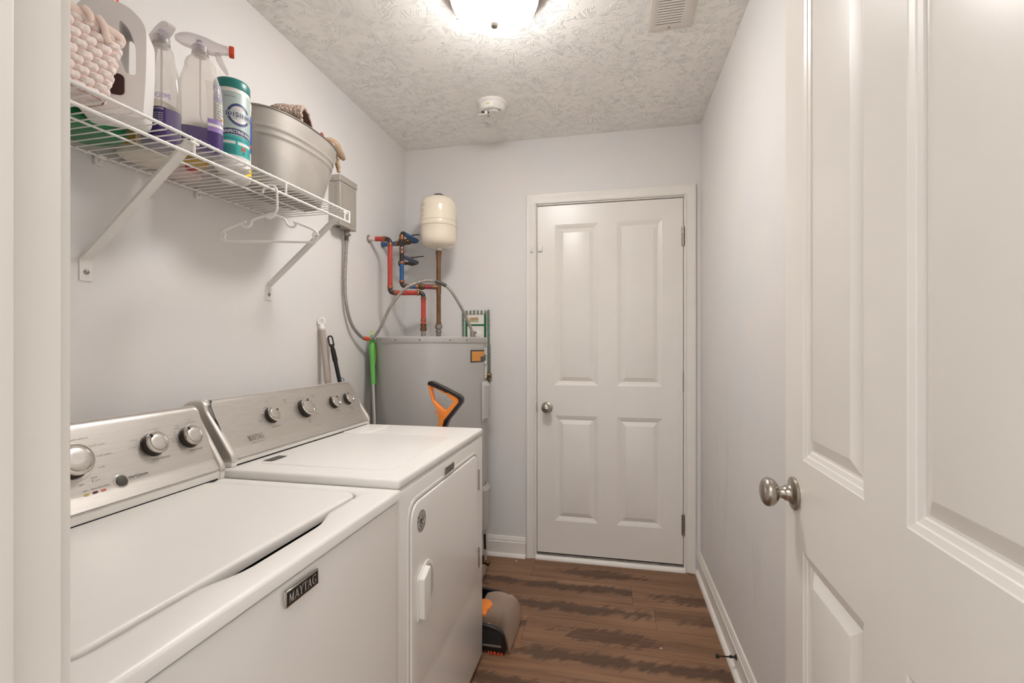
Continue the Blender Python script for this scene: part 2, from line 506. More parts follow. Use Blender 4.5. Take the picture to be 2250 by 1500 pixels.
def rrect(w_, h, r, n=5, cx=0, cy=0):
    out = []
    for (x, y, a0) in ((w_ / 2 - r, h / 2 - r, 0), (-w_ / 2 + r, h / 2 - r, 90), (-w_ / 2 + r, -h / 2 + r, 180), (w_ / 2 - r, -h / 2 + r, 270)):
        for i in range(n + 1):
            a = math.radians(a0 + 90 * i / n)
            out.append((cx + x + r * math.cos(a), cy + y + r * math.sin(a)))
    return out

def rpoly(pts, r, n=4):
    """round the corners of a polygon"""
    out = []
    N = len(pts)
    for i in range(N):
        p = Vector(pts[i]); a = Vector(pts[i - 1]); b = Vector(pts[(i + 1) % N])
        rr = r[i] if isinstance(r, (list, tuple)) else r
        da = (a - p); db = (b - p)
        k = min(rr, da.length * 0.48, db.length * 0.48)
        pa = p + da.normalized() * k; pb = p + db.normalized() * k
        for j in range(n + 1):
            t = j / n
            q = pa * (1 - t) ** 2 + p * (2 * t * (1 - t)) + pb * t ** 2
            out.append((q.x, q.y))
    return out

def smooth_path(pts, sub=8):
    P = [Vector(p) for p in pts]
    out = []
    for i in range(len(P) - 1):
        p0 = P[max(i - 1, 0)]; p1 = P[i]; p2 = P[i + 1]; p3 = P[min(i + 2, len(P) - 1)]
        for k in range(sub):
            t = k / sub
            out.append(0.5 * ((2 * p1) + (p2 - p0) * t + (2 * p0 - 5 * p1 + 4 * p2 - p3) * t * t + (3 * p1 - p0 - 3 * p2 + p3) * t ** 3))
    out.append(P[-1])
    return out

def mk(name, g, m, parent=None, sharp=32, solid=0.0):
    """link a collected shape as ONE mesh object; under a parent it is written relative to it"""
    me = bpy.data.meshes.new(name)
    off = Vector((0, 0, 0))
    q = parent
    while q is not None:
        off += q.location; q = q.parent
    c = Vector((0, 0, 0))
    if parent is None and g.v:
        n = len(g.v)
        c = Vector((sum(p[0] for p in g.v) / n, sum(p[1] for p in g.v) / n, min(p[2] for p in g.v)))
        off = c
    me.from_pydata([(p[0] - off.x, p[1] - off.y, p[2] - off.z) for p in g.v], [], g.f)
    me.validate()
    bm = bmesh.new(); bm.from_mesh(me)
    bmesh.ops.remove_doubles(bm, verts=bm.verts[:], dist=1e-6)
    bmesh.ops.recalc_face_normals(bm, faces=bm.faces[:])
    bm.to_mesh(me); bm.free()
    me.materials.append(m)
    for p in me.polygons: p.use_smooth = True
    me.set_sharp_from_angle(angle=math.radians(sharp))
    o = bpy.data.objects.new(name, me)
    COL.objects.link(o)
    o.location = c
    if parent is not None: o.parent = parent
    if solid:
        md = o.modifiers.new('solid', 'SOLIDIFY'); md.thickness = solid; md.offset = 0
    return o

def thing(name, label, cat, loc, group=None):
    o = bpy.data.objects.new(name, None)
    o.empty_display_size = 0.05
    COL.objects.link(o)
    o.location = loc
    o['label'] = label; o['category'] = cat
    if group: o['group'] = group
    return o

def tag(o, label, cat, group=None):
    o['label'] = label; o['category'] = cat
    if group: o['group'] = group
    return o

def struct(o):
    o['kind'] = 'structure'
    return o

def copy_tree(o, parent=None):
    c = o.copy(); COL.objects.link(c); c.parent = parent
    for ch in list(o.children): copy_tree(ch, c)
    return c

# lettering ---------------------------------------------------------
_tc = {}
def text_tris(body, bold=0.0):
    key = (body, bold)
    if key in _tc: return _tc[key]
    cu = bpy.data.curves.new('t', 'FONT')
    cu.body = body; cu.size = 1.0; cu.resolution_u = 2; cu.offset = bold
    o = bpy.data.objects.new('t', cu); COL.objects.link(o)
    me = bpy.data.meshes.new_from_object(o)
    vs = [q.co[:2] for q in me.vertices]; fs = [tuple(p.vertices) for p in me.polygons]
    bpy.data.objects.remove(o); bpy.data.curves.remove(cu); bpy.data.meshes.remove(me)
    x0 = min(v[0] for v in vs); x1 = max(v[0] for v in vs)
    _tc[key] = ([(v[0] - x0, v[1]) for v in vs], fs, x1 - x0)
    return _tc[key]

def text_on(g, body, fn, size, x=0, y=0, align='L', bold=0.0, wid=None):
    """write body through fn(u, v) -> point; size = letter height in metres"""
    vs, fs, L = text_tris(body, bold)
    k = size / 0.70
    kx = (wid / L) if wid else k
    ox = {'L': 0, 'C': -L * kx / 2, 'R': -L * kx}[align]
    g.add([fn(x + ox + v[0] * kx, y + v[1] * k) for v in vs], fs)

def plane_fn(o, u, v, lift=0.0006):
    o = Vector(o); u = Vector(u).normalized(); v = Vector(v).normalized(); n = u.cross(v)
    return lambda a, b: tuple(o + u * a + v * b + n * lift)

def slab_letters(g, fn, H, W, x=0, y=0):
    """MAYTAG in slab-serif capitals, overall width W, height H"""
    Q = []
    def quad(*p): Q.append(p)
    def rect(a, b, c, d): quad((a, c), (b, c), (b, d), (a, d))
    def sf(a, b, top): rect(a, b, 0.94, 1.0) if top else rect(a, b, 0, 0.06)
    x0 = 0.0
    # M
    rect(.14, .25, 0, 1); rect(.80, .99, 0, 1); quad((.12, 1), (.36, 1), (.62, 0), (.52, 0)); quad((.78, 1), (.90, 1), (.64, 0), (.51, 0))
    sf(.04, .34, 0); sf(.70, 1.1, 0); sf(.04, .30, 1); sf(.84, 1.1, 1)
    def A(o):
        quad((o + .42, 1), (o + .54, 1), (o + .22, 0), (o + .10, 0)); quad((o + .40, 1), (o + .58, 1), (o + .90, 0), (o + .68, 0))
        rect(o + .25, o + .72, .29, .38); sf2 = ((.02, .32), (.58, 1.0))
        for a, b in sf2: rect(o + a, o + b, 0, .06)
    A(1.12)
    o = 2.02   # Y
    quad((o + .10, 1), (o + .32, 1), (o + .56, .45), (o + .38, .45)); quad((o + .76, 1), (o + .88, 1), (o + .57, .42), (o + .46, .45)); rect(o + .38, o + .57, 0, .48)
    rect(o + .02, o + .42, .94, 1); rect(o + .68, o + .98, .94, 1); rect(o + .26, o + .70, 0, .06)
    o = 2.92   # T
    rect(o + .04, o + .88, .92, 1); rect(o + .36, o + .56, 0, 1); quad((o + .04, 1), (o + .12, 1), (o + .08, .68), (o + .04, .68)); quad((o + .80, 1), (o + .88, 1), (o + .88, .68), (o + .84, .68)); rect(o + .24, o + .68, 0, .06)
    A(3.78)
    o = 4.80   # G
    N = 22
    pts = []
    for i in range(N + 1):
        a = math.radians(48 + (322 - 48) * i / N)
        th = 0.09 + 0.11 * abs(math.cos(a)) if math.cos(a) < 0 else 0.07
        pts.append(((o + .48 + .46 * math.cos(a), .5 + .51 * math.sin(a)), (o + .48 + (.46 - th) * math.cos(a), .5 + (.51 - min(th, .08)) * math.sin(a))))
    for (a, b), (c, d) in zip(pts, pts[1:]): quad(a, c, d, b)
    rect(o + .68, o + .86, .06, .44); rect(o + .52, o + 1.0, .40, .46); rect(o + .80, o + .86, .70, .98)
    tot = 5.84
    for q in Q:
        g.add([fn(x + px / tot * W, y + py * H) for px, py in q], [tuple(range(len(q)))])

# ------------------------------------------------------------------ measures of the room
XL, XR, YB, HC = -1.262, 0.4735, 2.739, 2.457
YN0, YN1 = 0.185, 0.305            # near wall with the doorway we look through
DL, DW, DZ = -0.4295, 0.8123, 0.0375
OL, OR = -0.445, 0.384             # doorway in the near wall

struct(mk('floor', G().box(XL - 0.1, XR + 0.1, -1.6, YB + 0.1, -0.05, 0), M['floor']))
struct(mk('ceiling', G().box(XL - 0.1, XR + 0.1, YN0, YB + 0.1, HC, HC + 0.05), M['ceiling']))
struct(mk('wall_left', G().box(XL - 0.1, XL, YN0, YB + 0.1, 0, HC), M['wall']))
struct(mk('wall_right', G().box(XR, XR + 0.1, YN0, YB + 0.1, 0, HC), M['wall']))
g = G()
JX0, JX1, JZ = DL - 0.005, DL + DW + 0.005, DZ + 2.032
g.box(XL, JX0, YB, YB + 0.1, 0, HC); g.box(JX1, XR, YB, YB + 0.1, 0, HC); g.box(JX0, JX1, YB, YB + 0.1, JZ, HC)
struct(mk('wall_back', g, M['wall']))
g = G()
g.box(XL, OL - 0.02, YN0, YN1, 0, HC); g.box(OR + 0.02, XR, YN0, YN1, 0, HC); g.box(OL - 0.02, OR + 0.02, YN0, YN1, 2.06, HC)
struct(mk('wall_front', g, M['wall']))

def casing(name, x0, x1, zt, y, s, W=0.058, z0=0.0, wl=None, wr=None):
    """mitred door casing; s = -1 stands out towards -Y"""
    prof = [(0, 0), (0, .009), (.003, .012), (.007, .012), (.011, .009), (.030, .011), (.040, .015), (.050, .017), (.055, .016), (.058, .012), (.058, 0)]
    k = W / 0.058
    n = len(prof)
    vs = []
    for p, t in prof:
        ol = p * (wl / 0.058 if wl else k); orr = p * (wr / 0.058 if wr else k); ot = p * k
        vs += [(x0 - ol, y + s * t, z0), (x0 - ol, y + s * t, zt + ot), (x1 + orr, y + s * t, zt + ot), (x1 + orr, y + s * t, z0)]
    fs = []
    for i in range(n):
        j = (i + 1) % n
        for c in range(3): fs.append((i * 4 + c, i * 4 + c + 1, j * 4 + c + 1, j * 4 + c))
    fs.append(tuple(i * 4 for i in range(n))); fs.append(tuple(i * 4 + 3 for i in range(n)))
    return struct(mk(name, G().add(vs, fs), M['trim']))

casing('trim_1', DL - 0.007, DL + DW + 0.009, 2.072, YB, -1, 0.058, wl=0.057, wr=0.057)
# jamb of the back door
g = G()
for xa, xb in ((JX0 - 0.0, DL - 0.003), (DL + DW + 0.003, JX1)):
    g.box(xa, xb, YB - 0.0, YB + 0.1, 0, JZ)
g.box(JX0, JX1, YB, YB + 0.1, DZ + 2.0275, JZ)
g.box(DL - 0.004, DL + 0.012, YB + 0.045, YB + 0.1, 0, JZ - 0.004); g.box(DL + DW - 0.012, DL + DW + 0.004, YB + 0.045, YB + 0.1, 0, JZ - 0.004)
g.box(DL + 0.012, DL + DW - 0.012, YB + 0.045, YB + 0.1, JZ - 0.016, JZ - 0.004)
struct(mk('trim_2', g, M['trim']))
# threshold of the back door: white quarter round, grey sill, dark weather strip
g = G().lathe([(0.019, 0), (0.019, DW + 0.014)], (DL - 0.007, YB - 0.002, 0.0), (1, 0, 0), 24)
g = G()
prof = [(0, 0)] + [(0.020 * math.cos(a), 0.022 * math.sin(a)) for a in [PI / 2 * i / 6 for i in range(7)]]
g.profile(prof, (DL - 0.007, YB, 0), (DL + DW + 0.009, YB, 0), ((0, -1, 0), (0, 0, 1)))
t3 = struct(mk('trim_3', g, M['trim']))
mk('sill', G().box(DL - 0.001, DL + DW + 0.001, YB + 0.0005, YB + 0.09, 0.0, 0.030, .002, 1), mat('grey_sill', (140, 131, 122), .5, vary=(30, .4)), t3)
mk('weather_strip', G().box(DL + 0.002, DL + DW - 0.002, YB + 0.008, YB + 0.03, 0.029, 0.0368), M['rubber'], t3)

# doorway we look through: jambs with stops, casing on both faces
g = G()
for x, s in ((OL, -1), (OR, 1)):
    a, b = sorted((x, x + s * 0.02)); g.box(a, b, YN0, YN1, 0, 2.06, 0.0015, 1)
    a, b = sorted((x, x - s * 0.011)); g.box(a, b, YN0, 0.2665, 0, 2.04, 0.002, 2)
g.box(OL, OR, YN0, YN1, 2.04, 2.06); g.box(OL + 0.011, OR - 0.011, YN0, 0.2665, 2.03, 2.04)
struct(mk('trim_4', g, M['trim']))
casing('trim_5', OL - 0.006, OR + 0.006, 2.046, YN1, 1)
casing('trim_6', OL - 0.006, OR + 0.006, 2.046, YN0, -1)

BASE = [(0, 0), (.014, 0), (.014, .082), (.0125, .085), (.0105, .086), (.0105, .090), (.011, .094), (.009, .102), (.006, .108), (.005, .1125), (0, .1145)]
SHOE = [(0.014, 0)] + [(0.014 + 0.017 * math.cos(a), 0.019 * math.sin(a)) for a in [PI / 2 * i / 6 for i in range(7)]]
def baseboard(name, a, b, outv):
    o = struct(mk(name, G().profile(BASE, a, b, (outv, (0, 0, 1))), M['trim'], sharp=20))
    mk('shoe_moulding', G().profile(SHOE, a, b, (outv, (0, 0, 1))), M['trim'], o)
baseboard('baseboard_right', (XR, YN1 + 0.02, 0), (XR, YB, 0), (-1, 0, 0))
baseboard('baseboard_left', (XL, YN1 + 0.02, 0), (XL, YB, 0), (1, 0, 0))
baseboard('baseboard_back', (XL + 0.032, YB, 0), (DL - 0.066, YB, 0), (0, -1, 0))

# ------------------------------------------------------------------ doors
def door_leaf(w_, h, t, panels):
    xs = sorted(set([0, w_] + [p[0] for p in panels] + [p[1] for p in panels]))
    zs = sorted(set([0, h] + [p[2] for p in panels] + [p[3] for p in panels]))
    g = G()
    rings = [(0, 0), (.002, .0012), (.0105, .0034), (.0120, .0050), (.0195, .0070), (.0215, .0096), (.0255, .0100), (.047, .0014), (.049, .0010)]
    for y0, s in ((0, 1), (t, -1)):
        for i in range(len(xs) - 1):
            for j in range(len(zs) - 1):
                cx = (xs[i] + xs[i + 1]) / 2; cz = (zs[j] + zs[j + 1]) / 2
                if any(p[0] < cx < p[1] and p[2] < cz < p[3] for p in panels): continue
                g.add([(xs[i], y0, zs[j]), (xs[i + 1], y0, zs[j]), (xs[i + 1], y0, zs[j + 1]), (xs[i], y0, zs[j + 1])], [(0, 1, 2, 3)])
        for a, b, c, d in panels:
            vs = []; fs = []
            for k, (n_, dp) in enumerate(rings):
                vs += [(a + n_, y0 + s * dp, c + n_), (b - n_, y0 + s * dp, c + n_), (b - n_, y0 + s * dp, d - n_), (a + n_, y0 + s * dp, d - n_)]
                if k:
                    for q in range(4): fs.append(((k - 1) * 4 + q, (k - 1) * 4 + (q + 1) % 4, k * 4 + (q + 1) % 4, k * 4 + q))
            fs.append(tuple(range(len(vs) - 4, len(vs))))
            g.add(vs, fs)
    for a, b in ((0, None), (w_, None)):
        g.add([(a, 0, 0), (a, t, 0), (a, t, h), (a, 0, h)], [(0, 1, 2, 3)])
    g.add([(0, 0, h), (w_, 0, h), (w_, t, h), (0, t, h)], [(0, 1, 2, 3)])
    g.add([(0, 0, 0), (w_, 0, 0), (w_, t, 0), (0, t, 0)], [(0, 1, 2, 3)])
    return g

PAN = [(.104, .350, .1895, .8005), (.457, .703, .1895, .8005), (.104, .350, .9775, 1.9095), (.457, .703, .9775, 1.9095)]
def place(g, mtx):
    g.v = [tuple(mtx @ Vector(q)) for q in g.v]
    return g

# closed door in the back wall
lf = place(door_leaf(DW, 2.0215, 0.040, PAN), Matrix.Translation((DL, YB + 0.002, DZ)))
door1 = struct(mk('door_1', lf, M['door'], sharp=15))
def smooth_prof(p, n=6):
    out = []
    for i in range(len(p) - 1):
        a = p[max(i - 1, 0)]; b = p[i]; c = p[i + 1]; d = p[min(i + 2, len(p) - 1)]
        for k in range(n):
            t = k / n
            out.append(tuple(max(0.0, .5 * (2 * b[j] + (c[j] - a[j]) * t + (2 * a[j] - 5 * b[j] + 4 * c[j] - d[j]) * t * t + (3 * b[j] - a[j] - 3 * c[j] + d[j]) * t ** 3)) for j in (0, 1)))
    out.append(p[-1])
    return out

def knob(parent, base, out, round_=True, lock=False, scale=1.0):
    """rosette, neck and knob, along direction out"""
    g = G().lathe([(0, 0), (.0325, 0), (.0330, .001), (.0330, .0045), (.0318, .0060)] + smooth_prof([(.0310, .0062), (.0235, .0080), (.0185, .0105), (.0162, .0145), (.0152, .0195)]), base, out, 56)
    r = mk('rosette', g, M['nickel'], parent)
    if round_:
        pr = [(.0135, .020), (.0118, .027), (.0125, .033), (.019, .037), (.0255, .044), (.0272, .050), (.0260, .057), (.021, .064), (.013, .0675), (0, .068)]
        g = G().lathe(smooth_prof(pr), base, out, 56)
    else:
        g = G().lathe(smooth_prof([(.0140, .0195), (.0122, .023), (.0112, .028), (.0115, .033), (.0125, .036)]), base, out, 40)
        pr = [(.0, .030), (.010, .0305), (.0195, .0345), (.026, .041), (.0287, .048), (.0275, .055), (.0215, .061), (.0115, .0642), (0, .065)]
        g.lathe(smooth_prof(pr), base, out, 56, sx=1.02, sy=1.02)
    k = mk('knob', g, M['nickel'], parent, sharp=60)
    if lock:
        b = Vector(base) + Vector(out) * .0675
        mk('lock_button', G().cyl(b - Vector(out) * 0.002, b + Vector(out) * .0022, .0105, 24, bev=.0008), M['chrome'], k)
        mk('turn_slot', G().box(b.x - .009, b.x + .009, b.y - 0.004, b.y, b.z - .0062, b.z - .0022), M['darkgap'], k)
    return k
knob(door1, (-0.371, YB + 0.002, 0.884), (0, -1, 0), True, True)
def hinge(parent, x, y, z0, z1, out=(0, -1, 0)):
    g = G()
    n = 5
    for i in range(n):
        a = z0 + (z1 - z0) * i / n
        g.cyl((x, y, a + 0.0008), (x, y, a + (z1 - z0) / n - 0.0008), .0058, 14)
    g.sphere((x, y, z0 - .002), .0045, 10); g.sphere((x, y, z1 + .002), .0045, 10)
    g.box(x - 0.009, x + 0.009, y + 0.0045, y + 0.0065, z0, z1)
    mk('hinge', g, M['nickel'], parent)
for z0, z1 in ((1.795, 1.900), (0.20, 0.312)):
    hinge(door1, DL + DW + 0.0005, YB - 0.0045, z0, z1)
mk('hinge', G().box(DL + DW + 0.0002, DL + DW + 0.003, YB - 0.001, YB + 0.03, 0.99, 1.10), M['fitting'], door1)
mk('strike_plate', G().box(DL - 0.0030, DL - 0.0005, YB - 0.0008, YB + 0.034, 0.858, 0.912), M['fitting'], door1)

# open door on the right, swung into the room; hinged at the near wall
ang = math.radians(1.9)
ux = Vector((math.sin(ang), math.cos(ang), 0))       # from hinge to free edge
face_free = Vector((0.3665, 1.1190, 0))
# leaf local x runs from the free edge to the hinge, local y is the thickness (away from the camera side)
nx = Vector((ux.y, -ux.x, 0))
Mt = Matrix(((-ux.x, nx.x, 0, face_free.x), (-ux.y, nx.y, 0, face_free.y), (0, 0, 1, 0.030), (0, 0, 0, 1)))
lf2 = place(door_leaf(DW, 2.0215, 0.035, [(a, b, c + 0.008, d + 0.008) for a, b, c, d in PAN]), Mt)
door2 = struct(mk('door_2', lf2, M['door'], sharp=15))
kb = face_free - ux * 0.060 + Vector((0, 0, 0.938))
knob(door2, kb, tuple(-nx), False)
kb2 = kb + nx * 0.035
g = G().lathe([(0, 0), (.030, 0), (.030, .004), (.02, .010), (.013, .014), (.013, .022), (.024, .028), (.026, .034), (.02, .042), (0, .044)], kb2, tuple(nx), 32)
mk('knob', g, M['nickel'], door2)
for z0 in (0.25, 1.0, 1.77):
    p = face_free - ux * (DW + 0.003) + nx * 0.038
    gg = G()
    for i in range(5): gg.cyl((p.x, p.y, z0 + i * .02 + .001), (p.x, p.y, z0 + i * .02 + .019), .006, 12)
    mk('hinge', gg, M['nickel'], door2)

# small white alarm contact: one half on the door, one on the casing
t = mk('door_sensor', G().box(DL + 0.003, DL + 0.031, YB - 0.010, YB + 0.0025, 1.795, 1.833, 0.0025), M['plastic_w'])
tag(t, 'small square white alarm sensor on the closed door, top left', 'door sensor')
t = mk('door_sensor', G().box(DL - 0.037, DL - 0.025, YB - 0.026, YB - 0.0115, 1.792, 1.828, 0.002), M['plastic_w'])
tag(t, 'narrow white alarm magnet stuck on the left casing of the closed door', 'door sensor')

# door stop on the right baseboard
t = thing('door_stop', 'thin black door stop rod sticking out of the right baseboard', 'door stop', (XR - 0.014, 1.923, 0.062))
x0 = XR - 0.0125
mk('rod', G().cyl((x0 - 0.004, 1.923, 0.062), (x0 - 0.066, 1.921, 0.060), .0026, 12), M['black'], t)
mk('flange', G().lathe([(0, 0), (.012, 0), (.012, .002), (.006, .005), (.0042, .012), (.0042, .018), (.0055, .018), (.0055, .024), (.003, .026)], (x0 + 0.0, 1.923, 0.062), (-1, 0, 0), 20), M['black'], t)
mk('bumper', G().cyl((x0 - 0.062, 1.921, 0.060), (x0 - 0.074, 1.9208, 0.0598), .0075, 16, bev=.002), M['rubber'], t)

# paint chips on the floor
for (x, y, r, lab) in ((-0.541, 2.671, .006, 'white paint chip on the floor in front of the back baseboard'), (0.196, 2.02, .0045, 'white fleck on the floor nearer the right wall')):
    pts = [(x + r * random.uniform(.7, 1.2) * math.cos(a), y + r * .7 * random.uniform(.7, 1.2) * math.sin(a)) for a in [i * PI / 4 for i in range(8)]]
    g = G().add([(p[0], p[1], 0.0003) for p in pts] + [(p[0], p[1], 0.0018) for p in pts], [tuple(range(8)), tuple(range(8, 16))] + [(i, (i + 1) % 8, 8 + (i + 1) % 8, 8 + i) for i in range(8)])
    tag(mk('paint_chip', g, M['white']), lab, 'debris')
# ------------------------------------------------------------------ washer and dryer
def console(root, y0, y1, A, B, side_bulge, deck):
    """control console leaning back; A, B = (x, z) of the bottom and top of the steel face"""
    A = Vector((A[0], 0, A[1])); B = Vector((B[0], 0, B[1]))
    u = (B - A).normalized(); n = Vector((u.z, 0, -u.x))
    L = (B - A).length
    # white moulded body (end caps + base strip)
    prof = [(A.x + .004, deck + .0005), (A.x + .006, A.z - .004), (A.x + .001, A.z + .004), (B.x + .0005, B.z - .008), (B.x - .010, B.z + .0035), (B.x - .045, B.z + .003), (B.x - .075, B.z - .01), (B.x - .080, deck + .0005)]
    g = G()
    g.profile(prof, (0, y0 + .014, 0), (0, y1 - .014, 0), ((1, 0, 0), (0, 0, 1)))
    mk('console_body', g, M['plastic_w'], root)
    # end caps: rounded cheeks standing slightly proud of the face
    for ya, yb in ((y0, y0 + .021), (y1 - .016, y1)):
        pr = [(A.x - .030, A.z - .003), (A.x + .013, A.z - .003), (A.x + .010, A.z + .014), (B.x + .0065, B.z - .024), (B.x + .001, B.z - .003), (B.x - .013, B.z + .0065), (B.x - .048, B.z + .004), (B.x - .070, B.z - .008), (B.x - .074, A.z - .003)]
        pr = rpoly(pr, .010, 4)
        g = G().prism(pr, [], (0, yb, 0), (1, 0, 0), (0, 0, 1), (yb - ya), bev=0.0055, seg=4)
        mk('end_cap', g, M['steelcap'], root)
        mk('cap_foot', G().box(A.x - .060, A.x + .0085, ya + .001, yb - .001, deck + .0006, A.z - .002, .0025, 2), M['plastic_w'], root)
    # brushed steel face with rounded upper corners, rolling back at the top and out at the foot
    ya, yb = y0 + .013, y1 - .011
    R = 0.030
    def face(s_, t):
        # t: 0..1 over the height; s_: 0..1 along Y
        d = t * (L + .030)
        if d < .030:
            q = A + u * d + n * (.0045 + (1 - (d / .030)) * .0045)
        elif d < L - .006:
            q = A + u * d + n * .0045
        else:
            a = min((d - (L - .006)) / .022, PI * .5)
            c = A + u * (L - .006) + n * (.0045 - .018)
            q = c + n * (.018 * math.cos(a)) + u * (.018 * math.sin(a))
        cut = 0
        if d > L - R:
            e = min(1, (d - (L - R)) / R)
            cut = R * (1 - math.sqrt(max(0, 1 - e * e))) * .4
        if d < .02:
            e = 1 - d / .02
            cut = .012 * (1 - math.sqrt(max(0, 1 - e * e)))
        y = (ya + cut) + (yb - ya - 2 * cut) * s_
        return (q.x, y, q.z)
    mk('console_panel', G().grid(face, 24, 44), M['steel'], root, sharp=50)
    # dark shadow gap under the base strip
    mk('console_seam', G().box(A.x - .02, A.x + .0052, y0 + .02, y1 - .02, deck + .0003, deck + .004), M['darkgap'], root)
    def fn(y, s_):
        q = A + u * s_ + n * .0047
        return (q.x, y, q.z)
    return fn, u, n, A

def dial(root, fn, n, u, y, s_, r, mark=60, tall=.020, name='dial'):
    b = Vector(fn(y, s_))
    g = G().lathe([(r * 1.08, 0), (r * 1.06, .002), (r * .98, .0025), (r * .95, tall * .78), (r * .90, tall * .80)], b - n * .0004, n, 40)
    k = mk(name, g, M['knobside'], root)
    g = G().lathe([(r * .95, tall * .70), (r * 1.0, tall * .76), (r * 1.0, tall * .90), (r * .95, tall), (r * .82, tall * 1.02), (r * .74, tall * .93), (0, tall * .93)], b, n, 48)
    mk('ring', g, M['chrome'], k)
    g = G().lathe([(r * .70, tall * .90), (r * .70, tall * .985), (r * .66, tall * 1.01), (r * .3, tall * 1.0), (0, tall * .99)], b, n, 40)
    mk('cap', g, M['steel'], k)
    a = math.radians(mark)
    dv = Vector((0, 1, 0)) * math.cos(a) + u * math.sin(a); pv = Vector((0, 1, 0)) * -math.sin(a) + u * math.cos(a)
    c = b + n * (tall * 1.025)
    g = G()
    w_ = r * .09
    pts = [c + dv * (r * e) + pv * (w_ * f) for e, f in ((.66, -1), (.98, -1.1), (.98, 1.1), (.66, 1))]
    g.add([tuple(p) for p in pts] + [tuple(p - n * .002) for p in pts], [(0, 1, 2, 3), (7, 6, 5, 4), (0, 4, 5, 1), (1, 5, 6, 2), (2, 6, 7, 3), (3, 7, 4, 0)])
    mk('pointer', g, M['black'], k)
    return k

def badge(root, x, y0, y1, z0, z1, d=.0045):
    """metal framed black name plate on a front panel facing +X"""
    g = G()
    g.prism(rrect(y1 - y0, z1 - z0, .0012, 2, (y0 + y1) / 2, (z0 + z1) / 2), [], (x, 0, 0), (0, 1, 0), (0, 0, 1), d, bev=.001, seg=2)
    b = mk('name_plate', g, M['chrome'], root)
    m_ = (z1 - z0) * .10
    g = G().box(x + d - .0004, x + d + .0003, y0 + m_, y1 - m_, z0 + m_, z1 - m_)
    mk('plate_field', g, M['black'], b)
    g = G()
    H = (z1 - z0) * .58; W = (y1 - y0) * .86
    slab_letters(g, plane_fn((x + d + .0003, (y0 + y1) / 2 - W / 2, (z0 + z1) / 2 - H / 2), (0, 1, 0), (0, 0, 1), .0003), H, W)
    mk('lettering', g, M['badgeprint'], b)

# ---- dryer
DX, DY0, DY1, DT = -0.503, 1.056, 1.810, 0.915
dry = thing('dryer', 'white front loading dryer beyond the washer with steel console of four dials', 'dryer', (-0.87, 1.43, 0))
g = G().box(XL + .05, DX - .006, DY0 + .002, DY1 - .002, .018, .887, .004, 2)
mk('cabinet', g, M['enamel'], dry)
g = G().box(DX - .030, DX, DY0 + .001, DY1 - .001, .020, .8835, .0065, 4)
mk('front_panel', g, M['enamel'], dry)
g = G().box(XL + .045, DX + .001, DY0, DY1, .889, DT, .0085, 4)
top = mk('top_panel', g, M['enamel_top'], dry)
g = G().box(XL + .05, DX - .012, DY0 + .006, DY1 - .006, .880, .892)
mk('seam', g, M['darkgap'], dry)
# faint raised tray on the top, and lint screen lid near the far end
tray = rpoly([(-.960, 1.13), (-.560, 1.13), (-.560, 1.60), (-.90, 1.60), (-.960, 1.53)], .03, 5)
mk('top_relief', G().prism(tray, [], (0, 0, DT - .001), (1, 0, 0), (0, 1, 0), .0022, bev=.001, seg=2), M['enamel_top'], top)
lint = rpoly([(-.985, 1.585), (-.915, 1.585), (-.885, 1.63), (-.885, 1.775), (-.985, 1.775)], .018, 4)
mk('lint_lid', G().prism(lint, [], (0, 0, DT - .002), (1, 0, 0), (0, 1, 0), .0062, bev=.002, seg=3), M['enamel_top'], top)
for x in (-.47 - .4, ):
    pass
for fx in (-1.12, -0.56):
    for fy in (1.12, 1.74):
        mk('foot', G().cyl((fx, fy, 0), (fx, fy, .022), .018, 16), M['rubber'], dry)
# door
doorp = rpoly([(1.119, .335), (1.737, .335), (1.731, .831), (1.119, .831)], [.055, .07, .055, .055], 7)
dd = mk('door', G().prism(doorp, [], (DX - .0035, 0, 0), (0, 1, 0), (0, 0, 1), .0085, bev=.006, seg=4), M['enamel'], dry, sharp=40)
def offset_loop(pts, d):
    cx = sum(p[0] for p in pts) / len(pts); cz = sum(p[1] for p in pts) / len(pts)
    W = max(p[0] for p in pts) - cx; Hh = max(p[1] for p in pts) - cz
    return [(cx + (p[0] - cx) * (W + d) / W, cz + (p[1] - cz) * (Hh + d) / Hh) for p in pts]
g = G().prism(offset_loop(doorp, .0030), [], (DX - .004, 0, 0), (0, 1, 0), (0, 0, 1), .0044)
mk('door_gap_shade', g, mat('gap_shade', (150, 143, 135), .5), dry)  # solid sheet; the soft shade of the door gap is put into its grey
ra = offset_loop(doorp, .014); rb = offset_loop(doorp, .0030)
g = G().prism(ra, [rb], (DX - .003, 0, 0), (0, 1, 0), (0, 0, 1), .0045, bev=.0018, seg=2)
mk('door_surround', g, M['enamel'], dry, sharp=40)
for z0, z1 in ((.691, .769), (.397, .473)):
    g = G()
    for i in range(5):
        g.cyl((DX + .0055, 1.733, z0 + (z1 - z0) * i / 5 + .0006), (DX + .0055, 1.733, z0 + (z1 - z0) * (i + 1) / 5 - .0006), .0042, 12)
    g.box(DX - .001, DX + .0035, 1.728, 1.7395, z0 - .002, z1 + .002, .001, 1)
    mk('door_hinge', g, M['nickel'], dd)
